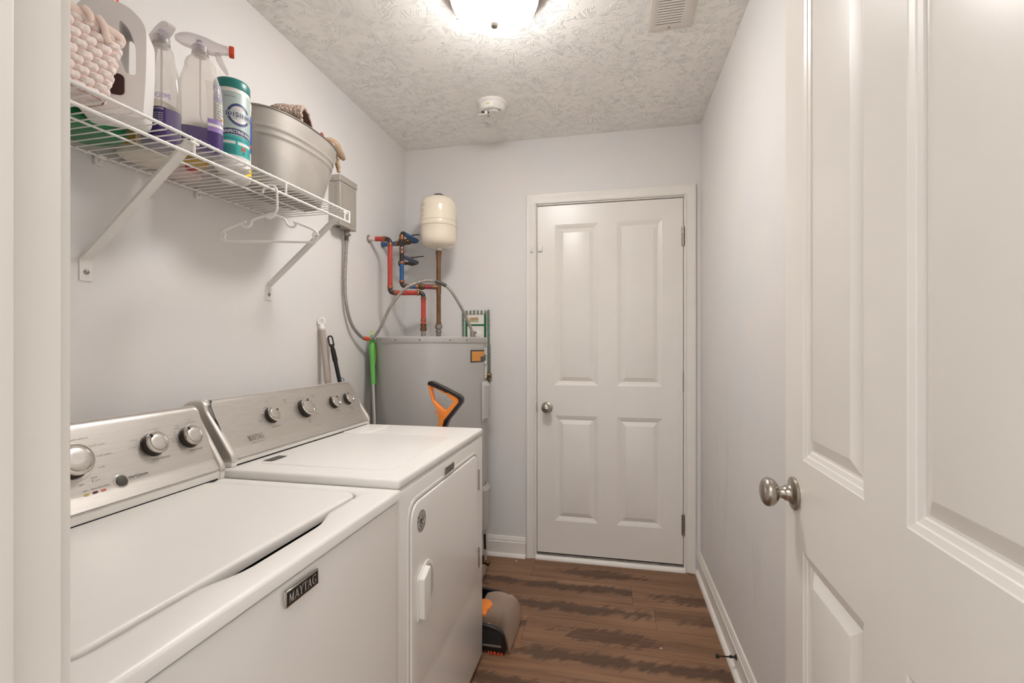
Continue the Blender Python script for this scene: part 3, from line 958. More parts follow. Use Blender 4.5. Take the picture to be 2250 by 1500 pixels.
# handle: moulded pull, a wedge rising toward the near side with a flat patch in a shaded tone for the finger scoop
hx = DX + .005
hout = rpoly([(1.154, .520), (1.162, .509), (1.178, .509), (1.222, .535), (1.256, .548), (1.267, .566), (1.267, .612), (1.258, .632), (1.232, .650), (1.214, .654), (1.160, .632), (1.154, .624)], .007, 3)
h = mk('handle', G().prism(hout, [], (hx - .002, 0, 0), (0, 1, 0), (0, 0, 1), .005, bev=.0025, seg=3), M['plastic_w'], dd)
grip = rpoly([(1.160, .522), (1.170, .513), (1.180, .516), (1.207, .536), (1.207, .640), (1.202, .646), (1.160, .627)], .005, 3)
mk('grip', G().prism(grip, [], (hx + .002, 0, 0), (0, 1, 0), (0, 0, 1), .016, bev=.0065, seg=5), M['plastic_w'], h, sharp=60)
scoop = rpoly([(1.2095, .534), (1.228, .534), (1.252, .542), (1.257, .560), (1.257, .604), (1.250, .624), (1.230, .641), (1.2095, .641)], .006, 3)
mk('scoop_shade_patch', G().prism(scoop, [], (hx + .0031, 0, 0), (0, 1, 0), (0, 0, 1), .0008), mat('scoop_shade', (196, 190, 183), .45), h)  # no hollow here, the scoop's shade is only in the patch colour
badge(dry, DX + .0002, 1.366, 1.452, .8435, .8665)
# round emblem
def ring2(g, fn, r0, r1, a0=0, a1=360, n=40, ox=0, oy=0):
    vs = []; fs = []
    for i in range(n + 1):
        a = math.radians(a0 + (a1 - a0) * i / n)
        vs += [fn(ox + r0 * math.cos(a), oy + r0 * math.sin(a)), fn(ox + r1 * math.cos(a), oy + r1 * math.sin(a))]
    fs = [(2 * i, 2 * i + 1, 2 * i + 3, 2 * i + 2) for i in range(n)]
    g.add(vs, fs)
ec = (DX + .0052, 1.183, .772)
R = .0295
fn0 = plane_fn(ec, (0, 1, 0), (0, 0, 1), .0002)
g = G(); ring2(g, fn0, .0001, R)
em = mk('round_emblem', g, mat('emblem_grey', (188, 182, 174), .4), dd)
fn1 = plane_fn(ec, (0, 1, 0), (0, 0, 1), .0005)
g = G()
for i, ch in enumerate('AMERICA'):
    a = math.radians(168 - i * 26)
    c = (R * .72 * math.cos(a), R * .72 * math.sin(a))
    f2 = lambda x, y, a=a, c=c: fn1(c[0] + x * math.sin(a) + y * math.cos(a), c[1] - x * math.cos(a) + y * math.sin(a))
    text_on(g, ch, f2, R * .26, align='C', bold=.03)
ring2(g, fn1, R * .52, R * .56, 0, 180)
# stylised bird and wrench strokes
for pts in ([(-.45, -.15), (-.2, .12), (.30, .48), (.36, .40), (-.05, -.02), (-.28, -.25)], [(-.30, .18), (-.16, .24), (.30, -.42), (.14, -.50)], [(-.05, .12), (.30, .10), (.52, .22), (.40, -.02), (.05, -.02)], [(-.40, -.22), (-.05, -.45), (.12, -.62), (-.02, -.66), (-.34, -.45)], [(-.5, .02), (-.34, .30), (-.28, .26), (-.42, .0)]):
    g.add([fn1(R * .95 * x, R * .95 * y) for x, y in pts], [tuple(range(len(pts)))])
for k in range(3): ring2(g, fn1, R * (.70 + .09 * k), R * (.735 + .09 * k), 205, 335)
for a in (185, -5): ring2(g, fn1, .0001, R * .04, ox=R * .85 * math.cos(math.radians(a)), oy=R * .85 * math.sin(math.radians(a)), n=8)
mk('emblem_print', g, M['ink'], em)

fn, u, n, A = console(dry, 1.070, 1.803, (-0.996, .931), (-1.075, 1.085), 0, DT)
Kd = .987
for y, s_, r, mkk in ((1.298, .101, .0238, 35), (1.464, .101, .0300, 75), (1.641, .103, .0228, 55), (1.740, .106, .0222, 110)):
    dial(dry, fn, n, u, y * Kd, s_, r, mkk, tall=.017 if r < .029 else .021)
tf = lambda y, s_: fn(y, s_)
g = G()
def lab(g, body, y, s_, size, al='C', bold=0.0):
    for k_, line in enumerate(body.split('\n')):
        q = G(); text_on(q, line, fn, size, y * Kd, s_ - k_ * size * 1.5, al, bold)
        mk('caption', q, M['ink'], dry)
lab(g, 'temperature', 1.300, .062, .0052); lab(g, 'timed\ndry', 1.386, .142, .0048); lab(g, 'sensor\ndry', 1.535, .142, .0048)
lab(g, 'push\nstart', 1.463, .056, .0045); lab(g, 'wrinkle control', 1.642, .067, .0045); lab(g, 'end of cycle\nsignal', 1.742, .068, .0045)
for i, tx in enumerate(('air fluff', 'low', 'medium', 'high')):
    lab(g, tx, 1.252 + .018 * i, .088 + .02 * i, .0036, 'R' if i < 2 else 'C')
for k, tx in enumerate(('70', '60', '50', '40', '30', '20')):
    a = math.radians(190 - 24 * k); lab(g, tx, 1.468 + .045 * math.cos(a), .100 + .045 * math.sin(a) - .002, .0036)
for k, tx in enumerate(('damp', 'less dry', 'normal', 'more dry', 'off')):
    a = math.radians(35 - 22 * k); lab(g, tx, 1.468 + .046 * math.cos(a), .100 + .046 * math.sin(a) - .002, .0036, 'L')
lab(g, 'off', 1.632, .128, .004, 'R'); lab(g, 'on', 1.728, .130, .004, 'R')
g = G()
slab_letters(g, lambda a, b: fn(1.158 + a, .0385 + b), .0165, .062)
text_on(g, 'COMMERCIAL TECHNOLOGY', fn, .0034, 1.163, .0290, 'L', wid=.056)
mk('lettering', g, M['ink'], dry)
g = G()
ring2(g, lambda a, b: fn(1.468 * Kd + a, .100 + b), .0375, .0382, 60, 300)
mk('dial_scale', g, M['inkfaint'], dry)
g = G(); ring2(g, lambda a, b: fn(1.298 * Kd + a, .100 + b), .0300, .0306, 60, 200)
mk('dial_scale', g, M['inkfaint'], dry)
# dark sticker on the top
q = [(-.957, 1.150), (-.930, 1.150), (-.930, 1.214), (-.957, 1.214)]
s_ = mk('name_sticker', G().add([(x, y, DT + .0024) for x, y in q] + [(x, y, DT + .0028) for x, y in q], [(0, 1, 2, 3), (4, 5, 6, 7), (0, 1, 5, 4), (1, 2, 6, 5), (2, 3, 7, 6), (3, 0, 4, 7)]), M['darkgrey'], top)
g = G(); slab_letters(g, plane_fn((-.938, 1.160, DT + .0029), (0, 1, 0), (-1, 0, 0), .0), .010, .044)
mk('lettering', g, mat('sticker_print', (120, 115, 110), .5), s_)

# ---- washer
WX, WY0, WY1, WT = -0.4925, 0.338, 1.043, 0.897
was = thing('washing_machine', 'white top loading washing machine nearest the doorway with closed lid', 'washing machine', (-0.86, .69, 0))
mk('cabinet', G().box(XL + .05, WX - .006, WY0 + .003, WY1 - .003, .018, .868, .004, 2), M['enamel'], was)
def wfront(s_, t):
    y = WY0 + .002 + (WY1 - WY0 - .004) * s_
    z = .020 + .850 * t
    b = .0055 * math.sin(PI * s_) ** .6 * math.sin(PI * min(1, t * 1.02)) ** .5
    e = 0
    for q in (s_ * (WY1 - WY0), (1 - s_) * (WY1 - WY0), (1 - t) * .85, t * .85):
        if q < .007: e = max(e, .007 - math.sqrt(max(0, .007 ** 2 - (.007 - q) ** 2)))
    return (WX - .004 + b - e, y, z)
def nonlin(x, n=40):
    return x
g = G()
tt = [0, .002, .004, .007, .010] + [.010 + .98 * i / 34 for i in range(1, 34)] + [.990, .993, .996, .998, 1]
vs = [wfront(a, b) for b in tt for a in tt]
m_ = len(tt)
g.add(vs, [(j * m_ + i, j * m_ + i + 1, (j + 1) * m_ + i + 1, (j + 1) * m_ + i) for j in range(m_ - 1) for i in range(m_ - 1)])
mk('front_panel', g, M['enamel'], was, sharp=60)
mk('seam', G().box(XL + .06, WX - .010, WY0 + .008, WY1 - .008, .866, .874), M['darkgap'], was)
# top deck with the lid well; finger bay bowed outwards in the front edge
def lid_loop(d, bay=0.0, nb=10):
    x0, x1, y0, y1, r = -1.004 - d, -.578 + d, .388 - d, 1.000 + d, .030 + d
    pts = []
    def corner(cx, cy, a0):
        for i in range(7):
            a = math.radians(a0 + 90 * i / 6); pts.append((cx + r * math.cos(a), cy + r * math.sin(a)))
    corner(x0 + r, y0 + r, 180)
    corner(x1 - r, y0 + r, 270)
    for i in range(1, 28):
        y = y0 + r + (y1 - y0 - 2 * r) * i / 28
        e = max(0, 1 - abs((y - .715) / .150) ** 3)
        pts.append((x1 + bay * min(1, 1.25 * e), y))
    corner(x1 - r, y1 - r, 0)
    corner(x0 + r, y1 - r, 90)
    return pts
g = G()
inner = lid_loop(.0065, .022)
outer = []
X0, X1, Y0, Y1, RR = XL + .045, WX + .001, WY0, WY1, .012
N = len(inner)
# project the inner loop on the outer rounded rectangle
def outp(px, py, o=0.0):
    cx, cy = -.79, .694
    dx, dy = px - cx, py - cy
    x0_, x1_, y0_, y1_ = X0 + o, X1 - o, Y0 + o, Y1 - o
    k = min([((x1_ if dx > 0 else x0_) - cx) / dx if abs(dx) > 1e-6 else 9, ((y1_ if dy > 0 else y0_) - cy) / dy if abs(dy) > 1e-6 else 9])
    return (cx + dx * k, cy + dy * k)
mid = lid_loop(.022, .016)
rings_ = [[(x, y, WT - .024) for x, y in lid_loop(.0065, .022)], [(x, y, WT - .0055) for x, y in inner], [(x, y, WT - .0025) for x, y in lid_loop(.009, .0225)], [(x, y, WT) for x, y in mid]]
m1 = []
for (x, y) in mid: m1.append(outp(x, y, .0085))
rings_ += [[(x, y, WT + .001) for x, y in m1], [(*outp(x, y, .0040), WT - .0003) for x, y in mid], [(*outp(x, y, .0012), WT - .0025) for x, y in mid], [(*outp(x, y, 0), WT - .0062) for x, y in mid], [(*outp(x, y, 0), WT - .022) for x, y in mid], [(*outp(x, y, .003), WT - .024) for x, y in mid]]
# add exact corners so the outline stays square: snap the nearest loop point to each corner
for k, ring in enumerate(rings_[4:]):
    o = (.0085, .0040, .0012, 0, 0, .003)[k]
    for cx_, cy_ in ((X0 + o, Y0 + o), (X1 - o, Y0 + o), (X1 - o, Y1 - o), (X0 + o, Y1 - o)):
        i = min(range(len(ring)), key=lambda q: (ring[q][0] - cx_) ** 2 + (ring[q][1] - cy_) ** 2)
        ring[i] = (cx_, cy_, ring[i][2])
vs = [p for r_ in rings_ for p in r_]
fs = [(k * N + i, k * N + (i + 1) % N, (k + 1) * N + (i + 1) % N, (k + 1) * N + i) for k in range(len(rings_) - 1) for i in range(N)]
g.add(vs, fs)
deck = mk('top_deck', g, M['enamel_top'], was, sharp=50)
mk('lid_well', G().add([(x, y, WT - .023) for x, y in lid_loop(.012, .03)], [tuple(range(N))]), M['darkgap'], deck)
# lid
lo = lid_loop(.0)
def sc_loop(pts, d):
    cx, cy = -.79, .694; W = .213; Hh = .306
    return [(cx + (x - cx) * (W - d) / W, cy + (y - cy) * (Hh - d) / Hh) for x, y in pts]
LZ = WT + .0018
rr = [[(x, y, LZ - .020) for x, y in sc_loop(lo, .001)], [(x, y, LZ - .006) for x, y in lo], [(x, y, LZ - .0028) for x, y in sc_loop(lo, .0012)], [(x, y, LZ - .0008) for x, y in sc_loop(lo, .004)], [(x, y, LZ) for x, y in sc_loop(lo, .010)], [(x, y, LZ - .0004) for x, y in sc_loop(lo, .05)]]
vs = [p for r_ in rr for p in r_]
fs = [(k * N + i, k * N + (i + 1) % N, (k + 1) * N + (i + 1) % N, (k + 1) * N + i) for k in range(len(rr) - 1) for i in range(N)]
fs += [tuple(range(N)), tuple(range((len(rr) - 1) * N, len(rr) * N))]
mk('lid', G().add(vs, fs), M['enamel_top'], was, sharp=50)
mk('lid_speck', G().sphere((-.885, .583, LZ), .0022, 8, (1, 1, .3)), M['ink'], was)
for fx in (-1.12, -0.56):
    for fy in (.40, .98):
        mk('foot', G().cyl((fx, fy, 0), (fx, fy, .022), .018, 16), M['rubber'], was)
badge(was, WX - .002 + .0024, .634, .716, .8345, .8605)

fn, u, n, A = console(was, .345, 1.041, (-0.988, .920), (-1.060, 1.076), 0, WT)
Kw = .978
dial(was, fn, n, u, .731 * Kw, .099, .0315, 200, tall=.022, name='cycle_dial')
for y, s_, r, mkk in ((.903, .100, .0255, 125), (.999, .0995, .0250, 118)):
    dial(was, fn, n, u, y * Kw, s_, r, mkk, tall=.020)
b = Vector(fn(.810 * Kw, .038))
bt = mk('start_button', G().lathe([(.0125, 0), (.0128, .0015), (.0112, .002), (.0112, .004), (.009, .0052), (0, .0058)], b - n * .0008, n, 32), M['darkgrey'], was)
mk('button_ring', G().lathe([(.0145, 0), (.0145, .0012), (.0128, .0018)], b - n * .0006, n, 32), M['chrome'], bt)
for y, c in ((.740, (196, 172, 90)), (.756, (96, 44, 40)), (.772, (206, 112, 104))):
    g = G().prism(rrect(.0095, .0048, .0023, 4, 0, 0), [], fn(y * Kw, .030), (0, 1, 0), tuple(u), .0008)
    mk('indicator_light', g, mat('indicator', c, .3), was)
lw_m = [M['ink']]
def lw(body, y, s_, size, al='L', bold=0.0, wid=None):
    for k_, line in enumerate(body.split('\n')):
        q = G(); text_on(q, line, fn, size, y * Kw, s_ - k_ * size * 1.5, al, bold, wid)
        mk('caption', q, lw_m[0], was)
lw('rinse options', .912, .064, .0056, 'C'); lw('water level', 1.006, .064, .0056, 'C')
lw('spin', .740, .0365, .0038, 'C'); lw('done', .756, .0365, .0038, 'C'); lw('lid locked', .775, .0365, .0038, 'C')
lw('start/pause', .8265, .0385, .0068, 'L', .02); lw('hold 3 sec. to cancel', .829, .0265, .0036)
g = G().add([fn(.8265 * Kw, .0350), fn(.873 * Kw, .0350), fn(.873 * Kw, .0356), fn(.8265 * Kw, .0356)], [(0, 1, 2, 3)])
mk('caption_rule', g, M['ink'], was)
lw_m[0] = M['inkfaint']
lw('hand wash', .774, .122, .0050); lw('cold wash', .781, .099, .0050); lw('soak', .777, .075, .0050); lw('rinse\n& spin', .757, .058, .0046); lw('spin', .733, .050, .0046); lw('cycle control', .742, .141, .0046)
lw('2 rinses', .874, .117, .0040, 'R'); lw('1 rinse', .864, .101, .0040, 'R'); lw('1 rinse', .925, .134, .0036, 'C')
lw('auto\nsensing', .985, .132, .0040, 'R'); lw('deep\nwater wash', 1.018, .141, .0040, 'C'); lw('with', .962, .118, .003); lw('with', .962, .110, .003)
lw('high efficiency', 1.056, .0335, .0026, 'C')
for (c, s0, r, a0_, a1_) in ((.909, .102, .0330, 60, 200), (1.009, .102, .0305, 90, 170), (.731, .100, .041, -95, 10)):
    g = G(); ring2(g, lambda a, b, c=c, s0=s0: fn(c * Kw + a, s0 + b), r, r + .0006, a0_, a1_)
    mk('dial_scale', g, M['inkfaint'], was)
g = G(); ring2(g, lambda a, b: fn(1.057 * Kw + a * 1.6, .0425 + b), .0030, .0036); mk('efficiency_mark', g, M['inkfaint'], was)
for k in range(3):
    g = G().add([fn(.952 * Kw, .105 - k * .005), fn(.969 * Kw, .105 - k * .005), fn(.969 * Kw, .1056 - k * .005), fn(.952 * Kw, .1056 - k * .005)], [(0, 1, 2, 3)])
    mk('scale_line', g, M['inkfaint'], was)

# ------------------------------------------------------------------ water heater
HX, HY, HR, HZ = -0.954, 2.418, 0.295, 1.287
wh = thing('water_heater', 'tall grey cylindrical water heater in the back left corner', 'water heater', (HX, HY, 0))
mk('jacket', G().lathe([(HR * .97, .035), (HR, .045), (HR, HZ - .028)], (HX, HY, 0), (0, 0, 1), 96), M['heater'], wh)
mk('bottom_ring', G().lathe([(HR * .955, 0), (HR * .955, .012), (HR * .985, .030), (HR * .975, .046)], (HX, HY, 0), (0, 0, 1), 96), M['heater_cover'], wh)
tc = mk('top_cap', G().lathe([(HR + .0025, HZ - .030), (HR + .0035, HZ - .028), (HR + .0035, HZ - .003), (HR, HZ), (HR * .9, HZ + .001), (0, HZ + .001)], (HX, HY, 0), (0, 0, 1), 96), M['heater_cover'], wh)
for a in (-105, -80, -52, -34, -128):
    a = math.radians(a); d = Vector((math.cos(a), math.sin(a), 0))
    c = Vector((HX, HY, HZ - .016)) + d * (HR + .003)
    mk('screw', G().lathe([(.0045, 0), (.0042, .002), (.002, .0034), (0, .0036)], c, d, 12), M['screw'], tc)
def wrap_h(a_c, r):
    """(s, z) -> point on the heater jacket, s measured as arc length from azimuth a_c"""
    return lambda s, z: (HX + r * math.cos(a_c + s / HR), HY + r * math.sin(a_c + s / HR), z)
def wrap_patch(fn, s0, s1, z0, z1, n=12, quad=None):
    g = G()
    for i in range(n):
        a = s0 + (s1 - s0) * i / n; b = s0 + (s1 - s0) * (i + 1) / n
        g.add([fn(a, z0), fn(b, z0), fn(b, z1), fn(a, z1)], [(0, 1, 2, 3)])
    return g
# two access covers on the right hand side, bevelled boxes following the jacket
for z0, z1 in ((.842, 1.056), (.262, .508)):
    ac = math.radians(1)
    secs = [(-.058, .001), (-.052, .014), (-.022, .021), (.022, .021), (.052, .014), (.058, .001)]
    rows = [(z0 - .0, .0), (z0 + .022, 1.0), (z1 - .022, 1.0), (z1, .0)]
    vs = []; fs = []
    for z, k in rows:
        for s, o in secs:
            f = wrap_h(ac, HR + .001 + o * (k if k else .08)); vs.append(f(s, z))
    for j in range(3):
        for i in range(5): fs.append((j * 6 + i, j * 6 + i + 1, (j + 1) * 6 + i + 1, (j + 1) * 6 + i))
    cv = mk('access_cover', G().add(vs, fs), M['heater_cover'], wh, sharp=12)
    f = wrap_h(ac, HR + .002); p = f(0, z1 + .010)
    mk('screw', G().sphere(p, .0045, 10), M['screw'], cv)
seam = mk('jacket_seam', wrap_patch(wrap_h(math.radians(1), HR + .0006), -.0012, .0012, .05, HZ - .03, 2), M['darkgrey'], wh)
a0 = math.radians(-14)
f = wrap_h(a0, HR + .0012)
lb = mk('energy_label', wrap_patch(f, -.078, .078, 1.158, 1.222), M['darkgrey'], wh)
g = G(); f2 = wrap_h(a0, HR + .0018)
for i in range(8):
    a = -.068 + .118 * i / 8; b_ = -.068 + .118 * (i + 1) / 8
    zl = 1.165 + (.022 if b_ > .012 else 0)
    g.add([f2(a, zl), f2(b_, zl), f2(b_, 1.214), f2(a, 1.214)], [(0, 1, 2, 3)])
mk('orange_field', g, M['orangelabel'], lb)
w1 = mk('white_label', wrap_patch(wrap_h(a0, HR + .0022), .052, .122, 1.196, 1.232), M['white'], wh)
g = G(); f3 = wrap_h(a0, HR + .0026)
ring2(g, lambda a, b: f3(.070 + a * .7, 1.214 + b), .010, .012, n=20)
text_on(g, 'EEE', f3, .007, .086, 1.216); text_on(g, 'water', f3, .004, .086, 1.206)
mk('label_print', g, M['ink'], w1)
w2 = mk('white_label', wrap_patch(wrap_h(a0, HR + .0022), .052, .112, 1.148, 1.164), M['white'], wh)
w3 = mk('white_label', wrap_patch(wrap_h(a0, HR + .0022), .058, .120, 1.073, 1.132), M['white'], wh)
g = G()
for zz_, tx in ((1.122, '40 GAL'), (1.108, '240V'), (1.098, '60 Hz'), (1.082, 'ELECTRIC')): text_on(g, tx, f3, .0048, .090, zz_, 'C')
mk('label_print', g, M['inkfaint'], w3)
# relief valve and drain valve
rv = mk('relief_valve', G().cyl((HX + HR - .035, 2.50, 1.083), (HX + HR + .012, 2.50, 1.083), .013, 20, bev=.003).cyl((HX + HR - .004, 2.50, 1.083), (HX + HR - .004, 2.50, 1.048), .008, 16), M['brass'], wh)
mk('lever', G().box(HX + HR + .012, HX + HR + .019, 2.490, 2.506, 1.048, 1.092, .002, 1), M['chrome'], rv)
mk('drain_tube', G().cyl((HX + HR + .010, 2.375, .262), (HX + HR + .012, 2.375, .185), .006, 16), M['black'], wh)
dv = mk('drain_valve', G().cyl((HX + HR - .020, 2.352, .128), (HX + HR + .035, 2.345, .128), .010, 18).cyl((HX + HR + .026, 2.346, .128), (HX + HR + .044, 2.343, .128), .0135, 18, bev=.002).cyl((HX + HR + .008, 2.348, .128), (HX + HR + .008, 2.348, .162), .007, 14), M['brass'], wh)
# nipples on top
HP = (-.974, 2.340); CP = (-.956, 2.516)
mk('hot_outlet', G().cyl((*HP, HZ - .01), (*HP, HZ + .036), .0125, 20), M['zinc'], wh)
mk('hot_ring', G().cyl((*HP, HZ), (*HP, HZ + .004), .0145, 20), M['redcap'], wh)
mk('cold_inlet', G().cyl((*CP, HZ - .01), (*CP, HZ + .040), .0135, 20), M['zinc'], wh)
mk('cold_ring', G().cyl((*CP, HZ), (*CP, HZ + .004), .0155, 20), M['pexblue'], wh)

# ---- pipes
def elbow(p, d1, d2, r):
    """quarter bend at p joining directions d1 and d2"""
    p = Vector(p); d1 = Vector(d1).normalized(); d2 = Vector(d2).normalized(); k = r * 1.9
    pts = []
    for i in range(7):
        t = i / 6
        pts.append((p + d1 * k) * (1 - t) ** 2 + p * 2 * t * (1 - t) + (p + d2 * k) * t ** 2)
    return G().tube([p + d1 * k * 1.25] + pts + [p + d2 * k * 1.25], r, 16)
def ringc(p, d, r, L=.014):
    p = Vector(p); d = Vector(d).normalized()
    return G().cyl(p - d * L / 2, p + d * L / 2, r, 20, bev=.001)
def seg_rings(root, a, b, r, ins=.028):
    a = Vector(a); b = Vector(b); d = (b - a).normalized()
    mk('crimp_ring', ringc(a + d * ins, d, r * 1.14), M['copper'], root)
    mk('crimp_ring', ringc(b - d * ins, d, r * 1.14), M['copper'], root)
pr_ = .0128
zh1, zh2 = 1.522, 1.806
hot = thing('hot_water_pipe', 'red plastic water pipe stepping from the wall down to the heater', 'pipe', (HP[0], HP[1], HZ + .03))
P0 = Vector((*HP, HZ + .034)); P1 = Vector((*HP, zh1)); P2 = Vector((-1.146, 2.302, zh1)); P3 = Vector((-1.146, 2.302, zh2)); P4 = Vector((XL, 2.288, zh2 + .003))
dn = Vector((0, 0, -1)); up = Vector((0, 0, 1)); dl = (P2 - P1).normalized(); dw_ = (P4 - P3).normalized()
mk('red_pipe', G().cyl(P0 + up * .034, P1 + dn * .022, pr_, 20), M['pexred'], hot)
mk('red_pipe', G().cyl(P1 + dl * .022, P2 - dl * .022, pr_, 20), M['pexred'], hot)
mk('red_pipe', G().cyl(P2 + up * .022, P3 + dn * .022, pr_, 20), M['pexred'], hot)
mk('red_pipe', G().cyl(P3 + dw_ * .022, P3 + dw_ * .078, pr_, 20), M['pexred'], hot)
mk('red_pipe', G().cyl(P3 + dw_ * .078, P4 + Vector((.001, 0, 0)), pr_ * .98, 20), mat('paint_smeared_pipe', (222, 206, 200), .5, vary=(60, .25)), hot)
for p, a, b in ((P1, dn, dl), (P2, -dl, up), (P3, dn, dw_)):
    mk('elbow', elbow(p, a, b, pr_ * .92), M['fitting'], hot)
for a, b in ((P0 + up * .03, P1), (P1, P2), (P2, P3)): seg_rings(hot, a, b, pr_)
mk('crimp_ring', ringc(P3 + dw_ * .030, dw_, pr_ * 1.14), M['copper'], hot)
mk('union', G().lathe([(.014, 0), (.018, .002), (.018, .016), (.0155, .018), (.0155, .030), (.019, .031), (.019, .036), (.013, .038)], P0, up, 8), M['brass'], hot, sharp=20)
mk('escutcheon', G().lathe([(.021, 0), (.020, .003), (.016, .005)], (XL + .0005, P4.y, P4.z), (1, 0, 0), 28), M['zinc'], hot)

cold = thing('cold_water_pipe', 'blue plastic water pipe with brass valves beside the red one', 'pipe', (CP[0], CP[1], HZ + .03))
BX, BY = -1.144, 2.44
zb1 = 1.574; ztop = 1.872; ztee = 1.813; zt2 = 1.732; zst = 1.710
C1 = Vector((CP[0], CP[1], zb1)); C2 = Vector((BX, BY, zb1)); dh = (C2 - C1).normalized()
r0 = .0128
mk('blue_pipe', G().cyl(C2 + up * .022, (BX, BY, zt2 - .02), r0, 20), M['pexblue'], cold)
mk('blue_pipe', G().cyl((BX, BY, zt2 + .022), (BX, BY, ztee - .02), r0, 20), M['pexblue'], cold)
mk('blue_pipe', G().cyl((BX, BY, ztee + .022), (BX, BY, ztop - .018), r0, 20), M['pexblue'], cold)
mk('blue_pipe', G().cyl((BX - .022, BY, ztee), (XL + .001, BY, ztee - .002), r0, 20), M['pexblue'], cold)
mk('blue_pipe', G().cyl(C2 - dh * .022, C2 - dh * .085, r0, 20), M['pexblue'], cold)
mk('red_sleeve', G().cyl(C1 + dh * .030, C1 + dh * .078, r0, 20), mat('crimson_sleeve', (140, 34, 46), .4), cold)
mk('check_valve', G().lathe([(.013, 0), (.017, .002), (.017, .012), (.019, .014), (.019, .026), (.014, .028), (.014, .036)], C1 + dh * .078, dh, 8).sphere(C1 + dh * .098 + Vector((0, -.016, 0)), .009, 12), M['brass'], cold, sharp=20)
g = G()
text_on(g, 'SUPPLY', plane_fn(C1 + dh * .074 + Vector((0, -r0 * 1.0, -.004)), -dh, (0, 0, 1), .0), .007, 0, 0, 'L', wid=.040)
mk('lettering', g, M['white'], cold)
mk('elbow', elbow(C2, -dh, up, r0 * .92), M['fitting'], cold)
for zc in (ztee, zt2):
    g = G().cyl((BX, BY, zc - .022), (BX, BY, zc + .022), r0 * .95, 16)
    if zc == ztee: g.cyl((BX - .024, BY, zc), (BX + .022, BY, zc), r0 * .95, 16)
    mk('tee', g, M['fitting'], cold)
for zc in (zt2 - .028, zt2 + .030, ztee - .030, ztee + .026, ztop - .022, C2.z + .026):
    mk('crimp_ring', ringc((BX, BY, zc), up, r0 * 1.14), M['copper'], cold)
mk('crimp_ring', ringc((BX - .028, BY, ztee), (1, 0, 0), r0 * 1.14), M['copper'], cold)
mk('crimp_ring', ringc(C2 - dh * .028, dh, r0 * 1.14), M['copper'], cold)
mk('crimp_ring', ringc(C2 - dh * .080, dh, r0 * 1.14), M['copper'], cold)
def valve(a, d, lever_dir, s=1.0, m_=None):
    v = mk('valve', G().lathe([(.011, 0), (.015, .002), (.015, .012), (.019, .015), (.020, .028), (.016, .034), (.016, .044), (.012, .046)], a, d, 14, sx=s, sy=s), m_ or M['brass'], cold)
    c = Vector(a) + Vector(d) * .024
    mk('valve_stem', G().cyl(c, c + up * .030, .0055, 12).cyl(c + up * .018, c + up * .026, .008, 6), M['fitting'], v)
    ld = Vector(lever_dir).normalized()
    e = c + up * .034
    mk('lever', G().tube([e - ld * .006, e + ld * .030, e + ld * .036 + up * .002, e + ld * .078 + up * .002], .0068, 8, flat=((0, 0, 1), .35, 1.0)), M['fitting'], v)
# two branches: each leaves the left wall, passes a lever valve, turns and runs forward into the riser
LYB = 2.660
for z_, zw, xv, pm, rr_, vs_, vm in ((ztop, ztop + .002, -1.232, 'pexblue', r0, 1.0, None), (zt2 + .010, zt2 + .010, -1.204, 'pexbluedull', r0 * .85, .8, mat('dull_brass', (92, 82, 70), .45, .7))):
    E1 = Vector((-1.143, LYB, z_)); T1 = Vector((BX, BY, z_)); de = (E1 - T1).normalized()
    mk('branch_pipe', G().cyl(T1 + de * (.022 if pm == 'pexblue' else .012), E1 - de * .018, rr_, 20), M[pm], cold)
    mk('elbow', elbow(E1, -de, (-1, 0, 0), rr_ * .95), M['fitting'], cold)
    valve(Vector((xv, LYB, zw)), Vector((1, 0, 0)), (1, -.1, 0), vs_, vm)
    mk('stub', G().cyl((XL + .0005, LYB, zw), (xv + .004, LYB, zw), rr_ * .85, 16), M['fitting'], cold)
    mk('connector_pipe', G().cyl((xv + .044, LYB, zw), (-1.143 - .016, LYB, zw), rr_ * .9, 16), M[pm] if pm == 'pexblue' else M['fitting'], cold)
    mk('wall_flange', G().cyl((XL, LYB, zw), (XL + .004, LYB, zw), .018, 20), M['fitting'], cold)
mk('elbow', elbow(Vector((BX, BY, ztop)), dn, (0, 1, 0), r0 * .92), M['fitting'], cold)
mk('escutcheon', G().lathe([(.021, 0), (.020, .003), (.016, .005)], (XL + .0005, BY, ztee - .002), (1, 0, 0), 28), M['zinc'], cold)

# expansion tank and its brown riser
et = thing('expansion_tank', 'cream coloured pressure tank standing on a brown pipe above the heater', 'tank', (CP[0], CP[1], 1.79))
TZ = 1.790
shell = mk('shell', G().lathe([(.018, TZ), (.056, TZ + .003), (.084, TZ + .013), (.0965, TZ + .030), (.101, TZ + .052), (.1015, TZ + .080), (.1015, TZ + .118), (.1025, TZ + .120), (.1025, TZ + .147), (.1015, TZ + .149), (.1010, TZ + .222), (.0985, TZ + .244), (.088, TZ + .268), (.064, TZ + .284), (.030, TZ + .290), (0, TZ + .290)], (*CP, 0), (0, 0, 1), 64), M['cream'], et, sharp=50)
for zc in (TZ + .1195, TZ + .1475):
    mk('seam_line', G().lathe([(.1022, zc - .0012), (.1034, zc), (.1022, zc + .0012)], (*CP, 0), (0, 0, 1), 64), mat('seam_shade', (206, 190, 168), .4), shell)
mk('cap', G().lathe([(.030, TZ + .286), (.030, TZ + .298), (.026, TZ + .304), (.012, TZ + .306), (0, TZ + .306)], (*CP, 0), (0, 0, 1), 28), M['darkgrey'], et)
fT = lambda s, z: (CP[0] + .1018 * math.cos(math.radians(-130) + s / .101), CP[1] + .1018 * math.sin(math.radians(-130) + s / .101), TZ + z)
g = G()
for z in (.236, .231, .226, .221): text_on(g, 'WARNING PRESSURE TANK', fT, .0028, 0, z, 'C', wid=.040)
